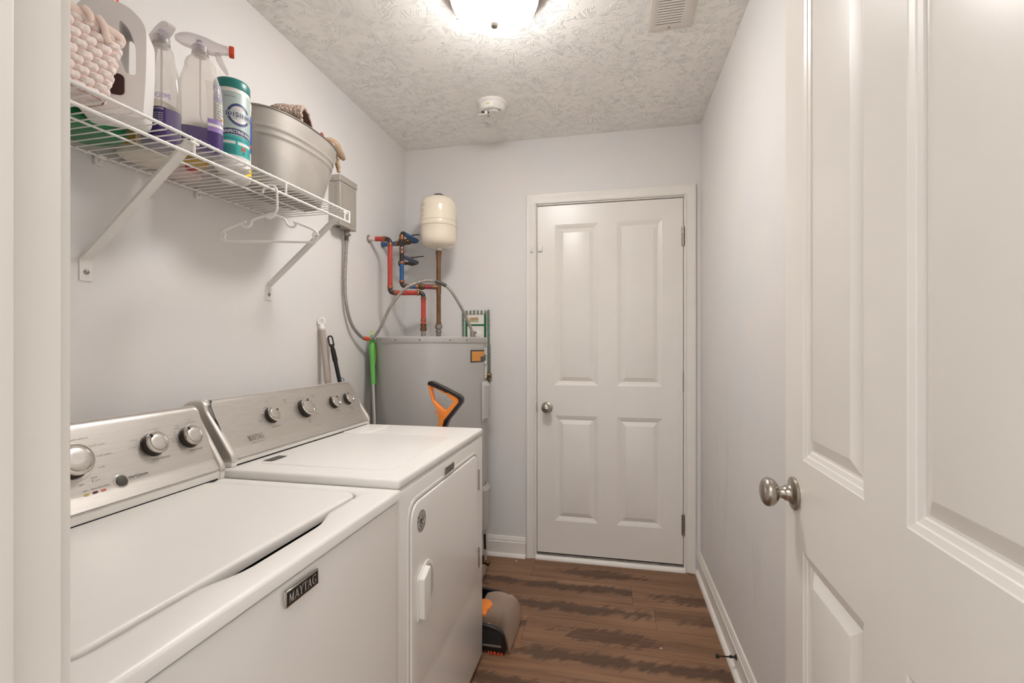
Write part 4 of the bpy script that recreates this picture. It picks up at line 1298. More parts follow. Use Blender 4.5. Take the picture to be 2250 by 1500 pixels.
for (sx_, z_) in ((-.012, .200), (.004, .203), (-.005, .188), (.012, .190), (-.014, .178), (.006, .176)):
    ring2(g, lambda a, b, sx_=sx_, z_=z_: fT(sx_ + a, z_ + b), .0030, .0042, n=10)
for z in (.168, .163): text_on(g, 'MAX 150 PSI', fT, .003, .002, z, 'C', wid=.030)
mk('tank_print', g, M['inkfaint'], shell)
mk('white_neck', G().cyl((*CP, TZ - .014), (*CP, TZ + .004), .0155, 20), M['white'], et)
rs_ = mk('riser_pipe', G().cyl((*CP, HZ + .072), (*CP, TZ - .030), .0125, 22), M['brasspipe'], et)
mk('coupling', G().lathe([(.016, 0), (.0165, .004), (.0165, .020), (.0145, .024), (.0145, .046), (.0128, .048)], (*CP, TZ - .012), (0, 0, -1), 24), M['brasspipe'], rs_)
mk('tee', G().cyl((*CP, zb1 - .036), (*CP, zb1 + .036), .0145, 22).cyl(C1, C1 + dh * .034, .0140, 22), M['brasspipe'], rs_)
mk('bottom_coupling', G().cyl((*CP, HZ + .070), (*CP, HZ + .090), .0148, 22), M['brasspipe'], rs_)
mk('union_nut', G().lathe([(.014, 0), (.0145, .012), (.018, .014), (.018, .026), (.0145, .028), (.0145, .034), (.0225, .036), (.0225, .054), (.016, .058)], (*CP, HZ + .018), (0, 0, 1), 8), M['zinc'], et, sharp=20)

# flexible metal conduit
fc = thing('flexible_conduit', 'ribbed grey metal cable conduit looping from wall box to water heater', 'conduit', (-1.235, 2.03, 1.27))
cp = [(-1.232, 2.029, 1.790), (-1.236, 2.028, 1.70), (-1.240, 2.026, 1.586), (-1.242, 2.030, 1.500), (-1.240, 2.044, 1.420), (-1.236, 2.080, 1.345), (-1.228, 2.135, 1.297), (-1.218, 2.185, 1.277), (-1.190, 2.212, 1.290), (-1.150, 2.216, 1.345), (-1.105, 2.222, 1.440), (-1.040, 2.235, 1.524), (-.975, 2.250, 1.562), (-.905, 2.262, 1.574), (-.855, 2.276, 1.562), (-.812, 2.295, 1.532), (-.770, 2.335, 1.452), (-.740, 2.375, 1.372), (-.722, 2.400, 1.310)]
path = smooth_path(cp, 26)
acc = [0]
for a, b in zip(path, path[1:]): acc.append(acc[-1] + (b - a).length)
step = .0017
pts = []; k = 0; d = 0
while d < acc[-1]:
    while acc[k + 1] < d: k += 1
    t = (d - acc[k]) / (acc[k + 1] - acc[k]); pts.append(path[k].lerp(path[k + 1], t)); d += step
rs2 = [.0086 if (i // 2) % 2 else .0070 for i in range(len(pts))]
mk('ribbed_sleeve', G().tube(pts, .008, 12, rs=rs2), M['flex'], fc, sharp=60)
mk('connector', G().cyl((-1.232, 2.029, 1.795), (-1.232, 2.029, 1.762), .0125, 16, bev=.002).cyl((-1.232, 2.029, 1.770), (-1.214, 2.034, 1.768), .0045, 10), M['zinc'], fc)
mk('sleeve_tape', G().cyl(pts[int(len(pts) * .01)], pts[int(len(pts) * .035)], .0092, 14), M['darkgrey'], fc)
i0 = min(range(len(pts)), key=lambda i: (pts[i] - Vector((-1.218, 2.185, 1.277))).length)
mk('orange_tape', G().cyl(pts[i0 - 11], pts[i0 + 8], .0100, 14), M['orangecap'], fc)
i1 = min(range(len(pts)), key=lambda i: (pts[i] - Vector((-.880, 2.268, 1.572))).length)
mk('dark_tape', G().tube(pts[i1:i1 + 36], .0096, 12), M['darkgrey'], fc)
mk('connector', G().cyl((-.722, 2.400, HZ), (-.722, 2.400, HZ + .034), .013, 14, bev=.002).cyl((-.722, 2.400, HZ + .022), (-.700, 2.396, HZ + .026), .006, 10), M['zinc'], fc)

# grey disconnect box on the left wall
bx = thing('disconnect_box', 'grey metal electrical box on the left wall past the shelf end', 'electrical box', (XL, 1.99, 1.79))
x1 = -1.204
mk('enclosure', G().box(XL, x1, 1.926, 2.062, 1.790, 2.000, .0015, 1), M['boxgrey'], bx)
cvr = mk('cover', G().box(x1 - .020, x1 + .002, 1.9245, 2.0635, 1.7895, 1.990, .0015, 1), M['boxgrey'], bx)
mk('cover_relief', G().prism(rrect(.105, .165, .008, 4, 1.996, 1.892), [rrect(.101, .161, .007, 4, 1.996, 1.892)], (x1 + .0015, 0, 0), (0, 1, 0), (0, 0, 1), .0014), M['boxgrey'], cvr)
g = G()
for i in range(10):
    a = math.radians(-60 + 120 * i / 10); b_ = math.radians(-60 + 120 * (i + 1) / 10)
mk('thumb_mark', G().tube([(x1 + .0022, 1.985 + .012 * math.sin(math.radians(a)), 1.955 + .014 * math.cos(math.radians(a))) for a in range(0, 100, 12)], .0012, 6), M['boxgrey'], cvr)
hood = mk('hood', G().box(XL, x1 + .005, 1.922, 2.066, 1.990, 2.018, .001, 1), M['boxgrey'], bx)
mk('screw', G().cyl((XL + .024, 1.9225, 1.999), (XL + .024, 1.9205, 1.999), .002, 8), M['ink'], hood)
mk('knockout', G().cyl((XL + .030, 1.958, 1.7902), (XL + .030, 1.958, 1.7888), .010, 20), M['darkgap'], bx)
# ------------------------------------------------------------------ wire shelf
SF, SB = -0.945, -1.250            # front and back edge of the shelf
SY0, SY1 = 0.36, 1.572
def sz(y): return 1.704 + 0.0225 * (y - 0.4)       # the shelf climbs a little towards the back
sh = thing('wire_shelf', 'white wire shelf on the left wall above the washer and dryer', 'shelf', (-1.1, 0.97, sz(.97)))
g = G()
for x, dz, r in ((SF, 0, .0038), (SF, -.037, .0038), (SB, -.004, .0033)):
    g.cyl((x, SY0, sz(SY0) + dz), (x, SY1, sz(SY1) + dz), r, 14)
mk('long_rod', g, M['wire'], sh)
mk('lower_rod', G().cyl((-1.078, SY0, sz(SY0) - .009), (-1.078, 1.505, sz(1.505) - .009), .0026, 12), M['wire'], sh)
wires = G()
y = SY0 + .012; k = 0
ys_w = []
while y < SY1 - .004:
    ys_w.append(y); y += .0254
for y in ys_w:
    z = sz(y)
    wires.tube([(SB - .002, y, z - .004 - .0045), (SB + .01, y, z - .0045), (SF - .012, y, z - .0015), (SF - .003, y, z + .003), (SF + .0022, y, z + .0030)], .0016, 8)
mk('deck_wires', wires, M['wire'], sh)
g = G()
for y in (.60, .914, 1.228, 1.541):
    g.cyl((SF, y, sz(y) - .037), (SF, y, sz(y)), .0036, 12)
g.cyl((SF, SY1, sz(SY1) - .0405), (SF, SY1, sz(SY1) + .0035), .0038, 12)
mk('lip_posts', g, M['wire'], sh)

def bracket(yc, lab):
    b = thing('shelf_bracket', lab, 'bracket', (XL, yc, sz(yc) - .30), 'diagonal brackets under the wire shelf')
    zt = sz(yc) - .0045; zb = zt - .262
    # channel strut: V section
    a = Vector((XL + .004, yc, zb)); c = Vector((SF - .004, yc, zt - .003))
    d = (c - a).normalized(); nn = Vector((d.z, 0, -d.x))
    w_, dp, th = .0125, .010, .0014
    pr = [(-w_, 0), (-w_ + .002, -dp), (-w_ + .002 + th, -dp), (-w_ + th, -th), (w_ - th, -th), (w_ - .002 - th, -dp), (w_ - .002, -dp), (w_, 0)]
    mk('strut', G().profile(pr, a, c, ((0, 1, 0), nn)), M['plastic_w'], b, sharp=20)
    out = rpoly([(-.0150, -.052), (.0150, -.052), (.0150, .004), (.006, .018), (-.006, .018), (-.0150, .004)], .004, 3)
    pl = mk('wall_plate', G().prism([(q[0] + yc, q[1] + zb) for q in out], [], (XL + .0002, 0, 0), (0, 1, 0), (0, 0, 1), .0026, bev=.0006, seg=1), M['plastic_w'], b)
    s = mk('screw', G().lathe([(.0062, .0), (.006, .0018), (.0035, .0036), (0, .0040)], (XL + .0028, yc, zb - .030), (1, 0, 0), 18), M['screw'], pl)
    mk('hook', G().box(SF - .020, SF + .0045, yc - .012, yc + .012, zt - .008, zt - .0015, .002, 2), M['plastic_w'], b)
    return b
bracket(.914, 'white diagonal shelf bracket nearest the doorway')
bracket(1.543, 'white diagonal shelf bracket at the far end of the shelf')
def clip(yc, lab):
    z = sz(yc) - .004
    c = thing('shelf_clip', lab, 'clip', (XL, yc, z), 'wall clips holding the back rod of the shelf')
    mk('clip_body', G().box(XL, XL + .010, yc - .010, yc + .010, z - .024, z - .003, .003, 2).lathe([(.0075, -.010), (.0075, .010)], (SB, yc, z), (0, 1, 0), 16), M['plastic_w'], c)
    mk('clip_peg', G().cyl((XL + .009, yc + .001, z - .014), (XL + .015, yc + .001, z - .014), .0055, 14, bev=.001), M['plastic_w'], c)
clip(.940, 'white plastic wall clip on the shelf back rod, nearer the doorway')
clip(1.231, 'white plastic wall clip on the shelf back rod, middle of the shelf')

ST = lambda y: sz(y) + .0026       # top of the deck wires

# ------------------------------------------------------------------ woven basket
bk = thing('woven_basket', 'pink and white woven strap basket at the left end of the shelf', 'basket', (-1.03, .62, ST(.62)))
bz0, bz1 = ST(.7) + .001, ST(.7) + .130
def bask(s_, t, flare=1.0):
    """outline of the basket: s_ runs round, t up"""
    x0 = -1.052 - .004 * t; x1 = -.968 + .022 * t; y0 = .500 - .018 * t; y1 = .746 + .018 * t
    r = .022
    pts = rrect(x1 - x0, y1 - y0, r, 6, (x0 + x1) / 2, (y0 + y1) / 2)
    return pts
NP = len(rrect(.1, .1, .02, 6))
def bask_pt(s_, t, off=0.0):
    pts = bask(s_, t)
    # even arc length parameter
    L = [0]
    for i in range(len(pts)): 
        a = pts[i]; b = pts[(i + 1) % len(pts)]; L.append(L[-1] + math.hypot(b[0] - a[0], b[1] - a[1]))
    d = (s_ % 1.0) * L[-1]
    i = 0
    while L[i + 1] < d and i < len(pts) - 1: i += 1
    a = pts[i]; b = pts[(i + 1) % len(pts)]; f = (d - L[i]) / max(1e-9, L[i + 1] - L[i])
    x = a[0] + (b[0] - a[0]) * f; y = a[1] + (b[1] - a[1]) * f
    tx, ty = b[0] - a[0], b[1] - a[1]; m = math.hypot(tx, ty)
    return (x + ty / m * off, y - tx / m * off)
NR, NS = 9, 26
def weave(s_, t):
    row = t * NR; ri = min(NR - 1, int(row)); fr = row - ri
    ph = s_ * NS + (0.5 if ri % 2 else 0.0)
    # every strap bulges over one post and ducks behind the next
    cf = ph - math.floor(ph)
    e = min(1.0, 1.35 * max(0, math.sin(PI * cf))) ** .8
    half = .50 * (.25 + .75 * e)                      # a strap is lens shaped: full in the middle, thin at its ends
    q = abs(fr - .5) / half
    lens = math.sqrt(max(0, 1 - min(1, q) ** 4))
    off = .0046 * e * lens
    x, y = bask_pt(s_, t, off)
    return (x, y, bz0 + (bz1 - bz0) * t + .0090 * (cf - .5) * lens * e)
mk('woven_body', G().grid(weave, NS * 10, NR * 8, closed_u=True), M['pink'], bk, sharp=70)
mk('pink_liner', G().grid(lambda s_, t: (*bask_pt(s_, t, .0005), bz0 + (bz1 - bz0) * t), 120, 12, closed_u=True), mat('pink_gap', (214, 176, 166), .8), bk)
mk('basket_base', G().add([(*bask_pt(i / 40, 0, -.002), bz0) for i in range(40)], [tuple(range(40))]), M['pink'], bk)
rp = [Vector((*bask_pt(i / 80, 1.0, .001), bz1 + .001)) for i in range(80)]
mk('rim', G().tube(rp, .006, 10, closed=True, flat=((0, 0, 1), 1.5, .8)), M['pinkrim'], bk)
g = G()
sarc = [i for i in range(80) if rp[i].x > -.96 and .60 < rp[i].y < .72]
for yb_ in (.690, .715):
    g.tube([(-.9555 + .001, yb_, bz1 - .010 + .004 * math.sin(k)) if False else (-.942 + .004 * math.sin(k * .9), yb_ - .012 + .004 * k, bz1 + .012 - .006 * k * (1 if yb_ > .7 else .6)) for k in range(7)], .006, 10, flat=((1, 0, 0), .5, 1.3))
mk('strap_bow', g, M['pinkrim'], bk)

# ------------------------------------------------------------------ white jug with red cap
jg = thing('detergent_jug', 'white plastic jug with a moulded handle and red cap, beside the woven basket', 'jug', (-1.03, .82, ST(.82)))
jz = ST(.82)
out = rpoly([(-1.084, jz + .004), (-.972, jz + .004), (-.966, jz + .110), (-.966, jz + .205), (-1.000, jz + .238), (-1.058, jz + .240), (-1.084, jz + .212)], [.016, .016, .05, .05, .02, .02, .04], 7)
hole = rpoly([(-1.000, jz + .092), (-.984, jz + .092), (-.984, jz + .150), (-.996, jz + .188), (-1.012, jz + .204), (-1.012, jz + .12)], .010, 5)
JC = Vector((-1.038, .812, 0)); ja = math.radians(38)
def jrot(g):
    c, s = math.cos(ja), math.sin(ja)
    g.v = [(JC.x + (x + 1.026) * c - (y - .820) * s, JC.y + (x + 1.026) * s + (y - .820) * c, z) for x, y, z in g.v]
    return g
body = mk('jug_body', jrot(G().prism(out, [hole], (0, .858, 0), (1, 0, 0), (0, 0, 1), .074, bev=.021, seg=7)), M['jug'], jg, sharp=75)
mk('jug_neck', jrot(G().cyl((-1.046, .820, jz + .232), (-1.046, .820, jz + .246), .019, 24)), M['jug'], jg)
mk('red_cap', jrot(G().lathe([(.024, 0), (.0245, .004), (.0235, .030), (.020, .034), (0, .035)], (-1.046, .820, jz + .243), (0, 0, 1), 32)), M['redcap'], jg)
mk('maroon_label', jrot(G().prism(rrect(.034, .044, .009, 5, -1.020, jz + .066), [], (0, .7824, 0), (1, 0, 0), (0, 0, 1), .0008)), M['maroon'], jg)

# ------------------------------------------------------------------ spray bottles
def superpt(a, A, B, e=2.6):
    c, s = math.cos(a), math.sin(a)
    return (A * abs(c) ** (2 / e) * (1 if c >= 0 else -1), B * abs(s) ** (2 / e) * (1 if s >= 0 else -1))
SBP = [(0, .042, .026, 3.2), (.004, .045, .030, 3.2), (.012, .047, .032, 3.4), (.055, .047, .032, 3.4), (.100, .046, .0315, 3.2), (.128, .0445, .0305, 2.9), (.146, .0400, .0285, 2.6), (.160, .0345, .0255, 2.3), (.170, .0320, .0245, 2.1), (.179, .0315, .0240, 2), (.188, .0275, .022, 2), (.196, .0175, .0165, 2), (.201, .0145, .0145, 2), (.214, .0140, .0140, 2)]
SBP = [(h * 1.25, A * 1.05, B * 1.0, e) for h, A, B, e in SBP]
def sbp(h):
    for a, b in zip(SBP, SBP[1:]):
        if a[0] <= h <= b[0]:
            t = (h - a[0]) / (b[0] - a[0]); return tuple(a[i] + (b[i] - a[i]) * t for i in range(4))
    return SBP[-1]
def spray(x, y, adir, level, label, side):
    z0 = ST(y)
    t = thing('spray_bottle', label, 'spray bottle', (x, y, z0), 'clear spray bottles on the shelf')
    ax = Vector((adir[0], adir[1], 0)).normalized(); bx_ = Vector((-ax.y, ax.x, 0))
    def pt(a, h, off=0.0, k=1.0):
        _, A, B, e = sbp(h)
        p, q = superpt(a, A * k + off, B * k + off, e)
        v_ = Vector((x, y, z0)) + ax * p + bx_ * q
        return (v_.x, v_.y, v_.z + h)
    hs = [h * 1.25 for h in (0, .002, .004, .008, .012, .03, .055, .08, .10, .115, .128, .14, .15, .157, .163, .168, .172, .18, .188, .192, .196, .201, .208, .214)]
    g = G(); m_ = 48
    vs = [pt(2 * PI * i / m_, h) for h in hs for i in range(m_)]
    fs = [(j * m_ + i, j * m_ + (i + 1) % m_, (j + 1) * m_ + (i + 1) % m_, (j + 1) * m_ + i) for j in range(len(hs) - 1) for i in range(m_)] + [tuple(range(m_))]
    mk('bottle', g.add(vs, fs), M['clear'], t, sharp=60)
    hl_ = [.002, .006, .012, .03, level * .7, level]
    g = G(); vs = [pt(2 * PI * i / m_, h, -.0012) for h in hl_ for i in range(m_)]
    fs = [(j * m_ + i, j * m_ + (i + 1) % m_, (j + 1) * m_ + (i + 1) % m_, (j + 1) * m_ + i) for j in range(len(hl_) - 1) for i in range(m_)] + [tuple(range(m_)), tuple(range((len(hl_) - 1) * m_, len(hl_) * m_))]
    mk('purple_liquid', g.add(vs, fs), M['purple'], t, sharp=40)
    mk('dip_tube', G().tube([(x, y, z0 + .262), (x, y, z0 + .10), tuple(Vector((x, y, z0 + .008)) + ax * .02)], .0022, 8), M['frost'], t)
    c = Vector((x, y, z0))
    mk('collar', G().lathe([(.0165, .252), (.0178, .254), (.0178, .268), (.0150, .271), (.0120, .274), (.0105, .277)], c, (0, 0, 1), 36), M['frost'], t)
    mk('neck_ring', G().lathe([(.0160, .246), (.0188, .248), (.0188, .250), (.0160, .252)], c, (0, 0, 1), 36), M['clear'], t)
    mk('pump', G().cyl(c + Vector((0, 0, .262)), c + Vector((0, 0, .284)), .0075, 16), M['lilac'], t)
    # trigger head: outline in the plane ax / z
    oz = Vector((x, y, z0)) - bx_ * -.010
    prof = [(-.056, .254), (-.044, .266), (-.022, .274), (.010, .272), (.040, .264), (.064, .262), (.064, .246), (.046, .244), (.040, .238), (.018, .236), (.010, .240), (-.014, .240), (-.038, .244)]
    prof = rpoly([(a_, b_ + .0225) for a_, b_ in prof], .008, 3)
    o_ = Vector((x, y, z0)) + bx_ * .010
    mk('trigger_head', G().prism(prof, [], o_, ax, (0, 0, 1), .020, bev=.005, seg=3), M['frost'], t)
    trg = rpoly([(a_, b_ + .0225) for a_, b_ in ((.030, .242), (.042, .244), (.050, .222), (.062, .196), (.056, .193), (.042, .210), (.034, .226))], .004, 3)
    mk('trigger', G().prism(trg, [], Vector((x, y, z0)) + bx_ * .006, ax, (0, 0, 1), .012, bev=.002, seg=2), M['frost'], t)
    nz = G().prism(rrect(.012, .021, .002, 2, .068, .2765), [], Vector((x, y, z0)) + bx_ * .0115, ax, (0, 0, 1), .023, bev=.002, seg=2)
    mk('nozzle', nz, M['orangecap'], t)
    return t, pt
def label_on(t, pt, a0, a1, h0, h1, m_, name, off, parent=None, n=14, nh=6):
    g = G()
    g.grid(lambda s_, q: pt(a0 + (a1 - a0) * s_, 1.18 * (h0 + (h1 - h0) * q), off), n, nh)
    return mk(name, g, m_, parent or t)
def label_fn(pt, ac, sgn, off):
    """(s, h) on the bottle, s metres along the face from azimuth ac"""
    def f(s_, h):
        h = h * 1.18
        _, A, B, e = sbp(max(0, min(.26, h)))
        # march along the section
        p0 = superpt(ac, A, B, e); a = ac; d = 0; st = .02 * (1 if s_ * sgn >= 0 else -1)
        while d < abs(s_) and abs(a - ac) < 3:
            p1 = superpt(a + st, A, B, e); d += math.hypot(p1[0] - p0[0], p1[1] - p0[1]); p0 = p1; a += st
        return pt(a, h, off)
    return f
# right hand bottle (front label turned to the right)
r_t, r_pt = spray(-1.013, .998, (.755, .655), .057, 'clear spray bottle of purple liquid with orange nozzle beside the teal lidded canister', 0)
# visible broad face is the one towards -Y/+X: azimuth around -90 degrees (bx_ points away)
A0, A1 = math.radians(-72), math.radians(-18)
lb_ = label_on(r_t, r_pt, math.radians(-80), math.radians(-8), .070, .150, M['clear'], 'front_label', .0004)
fR = label_fn(r_pt, math.radians(-58), 1, .0012)
g = G()
text_on(g, "LA'S", fR, .0080, .002, .138, 'L'); text_on(g, 'TOTALLY', fR, .0080, .002, .126, 'L'); text_on(g, 'AWESOME', fR, .0105, -.004, .112, 'L', 0, wid=.044)
mk('label_print', g, M['lilac'], lb_)
g = G()
for k in range(6): text_on(g, ('all purpose', 'degreaser', 'spot remover', '& cleaner', 'concentrated', 'fresh scent')[k], fR, .0042, .002, .104 - .0062 * k, 'L')
text_on(g, 'LAVENDER SCENT', fR, .0040, .010, .0585 + .004, 'L')
mk('white_print', g, M['white'], lb_)
label_on(r_t, r_pt, math.radians(-80), math.radians(-12), .044, .070, M['lilac'], 'lower_label', .0005)
label_on(r_t, r_pt, math.radians(-80), math.radians(-12), .054, .060, M['white'], 'label_stripe', .0010)
label_on(r_t, r_pt, math.radians(-80), math.radians(-5), .010, .043, M['purplelabel'], 'purple_panel', .0005)
g = G(); ring2(g, lambda a, b: fR(.020 + a, .074 + b), .0001, .0078)
rd = mk('round_seal', g, M['white'], r_t)
for dx_, c_ in ((-.003, 'redink'), (0, 'yellow'), (.003, 'green_leaf')):
    f9 = label_fn(r_pt, math.radians(-58), 1, .0016)
    mk('leaf_mark', G().add([f9(.020 + dx_ * 1.6 + p, .070 + q) for p, q in ((0, 0), (.002, .004), (dx_ * .4, .009), (-.002, .004))], [(0, 1, 2, 3)]), M[c_], rd)
# left hand bottle, turned away
l_t, l_pt = spray(-1.070, .944, (-.945, .326), .080, 'clear spray bottle of purple liquid standing between jug and second spray bottle', 0)
fL = label_fn(l_pt, math.radians(75), -1, .0010)
# its faces towards the room: azimuth 90 degrees is +bx_ = towards -Y
label_on(l_t, l_pt, math.radians(100), math.radians(170), .012, .068, M['purplelabel'], 'purple_panel', .0005)
b2 = label_on(l_t, l_pt, math.radians(30), math.radians(88), .074, .112, M['labelgrey'], 'back_label', .0005)
g = G()
fb = label_fn(l_pt, math.radians(88), -1, .0011)
for k in range(12): text_on(g, 'DIRECTIONS FOR USE WARNING KEEP', fb, .0020, .002, .108 - .0029 * k, 'L', wid=.036)
mk('label_print', g, M['ink'], b2)
label_on(l_t, l_pt, math.radians(32), math.radians(80), .1095, .1115, M['greenjug'], 'label_rule', .0010)
fF = label_fn(l_pt, math.radians(104), 1, .0012)
g = G(); text_on(g, 'AWESOME', fF, .010, .002, .086, 'L', 0, wid=.045)
mk('label_print', g, M['lilac'], l_t)
g = G()
text_on(g, '& CLEANER', fF, .0040, .004, .062, 'L')
for k in range(5): text_on(g, 'all purpose spray', fF, .0028, .004, .054 - .0045 * k, 'L')
mk('white_print', g, M['white'], l_t)

# ------------------------------------------------------------------ wipes canisters
def cylfn(c, r, a_c, z0):
    return lambda s_, h, off=0.0: (c[0] + (r + off) * math.cos(a_c + s_ / r), c[1] + (r + off) * math.sin(a_c + s_ / r), z0 + h)
def band(f, s0, s1, h0, h1, off, n=28, curve=None):
    g = G()
    for i in range(n):
        a = s0 + (s1 - s0) * i / n; b = s0 + (s1 - s0) * (i + 1) / n
        ca = curve(a) if curve else 0; cb = curve(b) if curve else 0
        g.add([f(a, h0 + ca, off), f(b, h0 + cb, off), f(b, h1 + cb, off), f(a, h1 + ca, off)], [(0, 1, 2, 3)])
    return g
def canister(c, r, H, lid, label):
    z0 = ST(c[1])
    t = thing('wipes_canister', label, 'canister', (c[0], c[1], z0), 'wipes canisters on the shelf')
    mk('canister_body', G().lathe([(r * .86, 0), (r * .97, .004), (r, .012), (r, H * .86), (r * .985, H * .885)], (c[0], c[1], z0), (0, 0, 1), 56), M['white'], t)
    mk('lid', G().lathe([(r * 1.01, H * .885), (r * 1.02, H * .89), (r * 1.02, H * .97), (r * .99, H * .985), (r * .93, H), (0, H)], (c[0], c[1], z0), (0, 0, 1), 56), lid, t)
    return t, z0
CC = (-1.030, 1.118); CR = .0435; CH = .240
ct, cz = canister(CC, CR, CH, M['teal'], 'white and teal disinfecting wipes canister with teal lid')
ac = math.radians(-32)
fC = cylfn(CC, CR, ac, cz)
mk('upper_label', band(fC, -.085, .085, .098, CH * .84, .0004), M['silverlabel'], ct)
mk('teal_label', band(fC, -.085, .085, .032, .085, .0004), M['tealband'], ct)
mk('navy_band', band(fC, -.085, .085, .083, .099, .0005, curve=lambda s_: .004 - 3 * s_ * s_), M['navy'], ct)
g = G()
fq = lambda a, b: fC(.006 + a * 1.0, .142 + b, .0009)
ring2(g, fq, .0235, .0300, 25, 335, n=40)
mk('swoosh', g, M['navy'], ct)
g = G(); ring2(g, lambda a, b: fC(.006 + a, .142 + b, .0007), .0001, .0235)
mk('pale_disc', g, M['labelgrey'], ct)
g = G()
text_on(g, 'DISINFECT', lambda a, b: fC(a, b, .0013), .0135, -.0265, .1345, 'L', .06, wid=.1045)
mk('white_outline', g, M['white'], ct)
def cap_c(nm, body, x, y, size, al='L', bold=0.0, wid=None, off=.0010, m_='navy'):
    q = G(); text_on(q, body, lambda a, b: fC(a, b, off), size, x, y, al, bold, wid); mk(nm, q, M[m_], ct)
cap_c('title_print', 'DISINFECT', -.026, .135, .0125, 'L', .015, .104, .0016)
cap_c('scent_print', 'Fresh Scent', -.030, .186, .0042)
cap_c('claim_print', '99.9% of bacteria & viruses', -.034, .073, .0050, wid=.080)
cap_c('count_print', '24', .017, .038, .0065, 'C', .02)
for k in range(7): cap_c('fine_print', 'CAUTION Directions', -.036, .054 - .0032 * k, .0026, wid=.034)
for k in range(6): cap_c('fine_print', 'first aid info', .034, .058 - .0036 * k, .0026, wid=.022)
g = G()
text_on(g, 'DISINFECTING WIPES', lambda a, b: fC(a, b + .004 - 3 * a * a, .0012), .0078, -.041, .0868, 'L', .02, wid=.086)
for s0, s1 in ((-.040, -.004), (.002, .040)):
    g.v += []; 
    gg = band(fC, s0, s1, .0610, .0685, .0008, 8); g.add(gg.v, gg.f)
mk('white_print', g, M['white'], ct)
g = G(); text_on(g, '30', lambda a, b: fC(a, b, .0013), .0105, .017, .047, 'C', .03)
mk('red_number', g, M['redink'], ct)
C2c = (-1.096, 1.200)
c2, cz2 = canister(C2c, .0425, .245, M['white'], 'blue and yellow labelled wipes canister half hidden behind the teal lidded one')
f2c = cylfn(C2c, .0435, math.radians(-40), cz2)
mk('blue_label', band(f2c, -.06, .06, .090, .198, .0004), M['blueprint'], c2)
mk('yellow_foot', band(f2c, -.06, .06, .012, .042, .0004), M['yellow'], c2)
g = G(); text_on(g, 'CLOROX', lambda a, b: f2c(a, b, .0009), .018, -.036, .135, 'L', .03, wid=.075)
mk('white_print', g, M['white'], c2)
mk('red_band', band(f2c, -.06, .06, .104, .112, .0009), M['redink'], c2)

# ------------------------------------------------------------------ bottles and tubs standing behind, seen through the wires
def soft_box(name, x0, x1, y0, y1, z0, z1, r, m_, parent, b=.012):
    return mk(name, G().prism(rrect(x1 - x0, y1 - y0, r, 6, (x0 + x1) / 2, (y0 + y1) / 2), [], (0, 0, z0), (1, 0, 0), (0, 1, 0), z1 - z0, bev=b, seg=4), m_, parent, sharp=60)
t = thing('green_jug', 'green plastic jug at the back of the shelf behind the white jug', 'jug', (-1.17, .79, ST(.79)))
soft_box('jug_body', -1.236, -1.104, .66, .912, ST(.79) + .001, ST(.79) + .150, .045, M['greenjug'], t)
mk('cap', G().cyl((-1.18, .74, ST(.79) + .15), (-1.18, .74, ST(.79) + .175), .02, 20, bev=.003), M['white'], t)
t = thing('cream_jug', 'cream plastic jug with a yellow label at the back wall of the shelf', 'jug', (-1.18, 1.01, ST(1.01)))
z_ = ST(1.01)
soft_box('jug_body', -1.246, -1.124, .948, 1.078, z_ + .001, z_ + .150, .050, M['creamjug'], t)
mk('yellow_label', G().box(-1.1245, -1.1232, .985, 1.04, z_ + .05, z_ + .12), M['amber'], t)
mk('yellow_label', G().box(-1.20, -1.15, .9465, .9482, z_ + .02, z_ + .07), M['amber'], t)
mk('cap', G().cyl((-1.18, 1.01, z_ + .15), (-1.18, 1.01, z_ + .172), .018, 20, bev=.003), M['white'], t)
t = thing('amber_bottle', 'small amber yellow bottle on the shelf behind the right spray bottle', 'bottle', (-1.085, 1.072, ST(1.07)))
z_ = ST(1.07)
soft_box('bottle_body', -1.112, -1.070, 1.036, 1.090, z_ + .001, z_ + .085, .014, M['amber'], t, .005)
mk('bottle_cap', G().cyl((-1.091, 1.062, z_ + .085), (-1.091, 1.062, z_ + .100), .012, 18, bev=.002), M['white'], t)
t = thing('pale_jar', 'pale pinkish plastic jar against the wall behind the canisters', 'jar', (-1.19, 1.16, ST(1.16)))
z_ = ST(1.16)
mk('jar_body', G().lathe([(.040, .001), (.046, .006), (.047, .09), (.040, .10), (.036, .10)], (-1.208, 1.134, z_), (0, 0, 1), 36), M['pinkjar'], t)
mk('jar_lid', G().lathe([(.039, .100), (.039, .118), (.034, .121), (0, .121)], (-1.208, 1.134, z_), (0, 0, 1), 36), M['white'], t)
t = mk('red_packet', G().box(-1.150, -1.122, 1.082, 1.104, ST(1.1) + .001, ST(1.1) + .05, .004, 2), M['redcap'])
tag(t, 'small red packet lying at the back of the shelf beside the pale jar', 'packet')

# ------------------------------------------------------------------ galvanised tub with fleece in it
TY = 1.390; tz = ST(TY) + .001; TH = .254
tb = thing('metal_tub', 'oval grey galvanised metal tub near the far end of the shelf', 'tub', (-1.075, TY, tz))
def tubpt(s_, t, off=0.0):
    a = 2 * PI * s_
    cx = -1.080 - .034 * t; cy = TY + .078 * t
    A = .146 + .074 * t + off; B = .088 + .020 * t + off
    p, q = superpt(a, A, B, 2.35)
    return (cx + q, cy + p, tz + .003 + (TH - .003) * t)
ts = [0, .012, .03, .10, .2, .35, .5, .60, .640, .650, .660, .672, .70, .735, .745, .755, .767, .80, .9, .97, 1.0]
offs = {.640: .000, .650: .0022, .660: .0022, .672: 0, .735: 0, .745: .0022, .755: .0022, .767: 0, 0: -.004, .012: -.001}
m_ = 72
vs = [tubpt(i / m_, t, offs.get(t, 0)) for t in ts for i in range(m_)]
nT = len(ts)
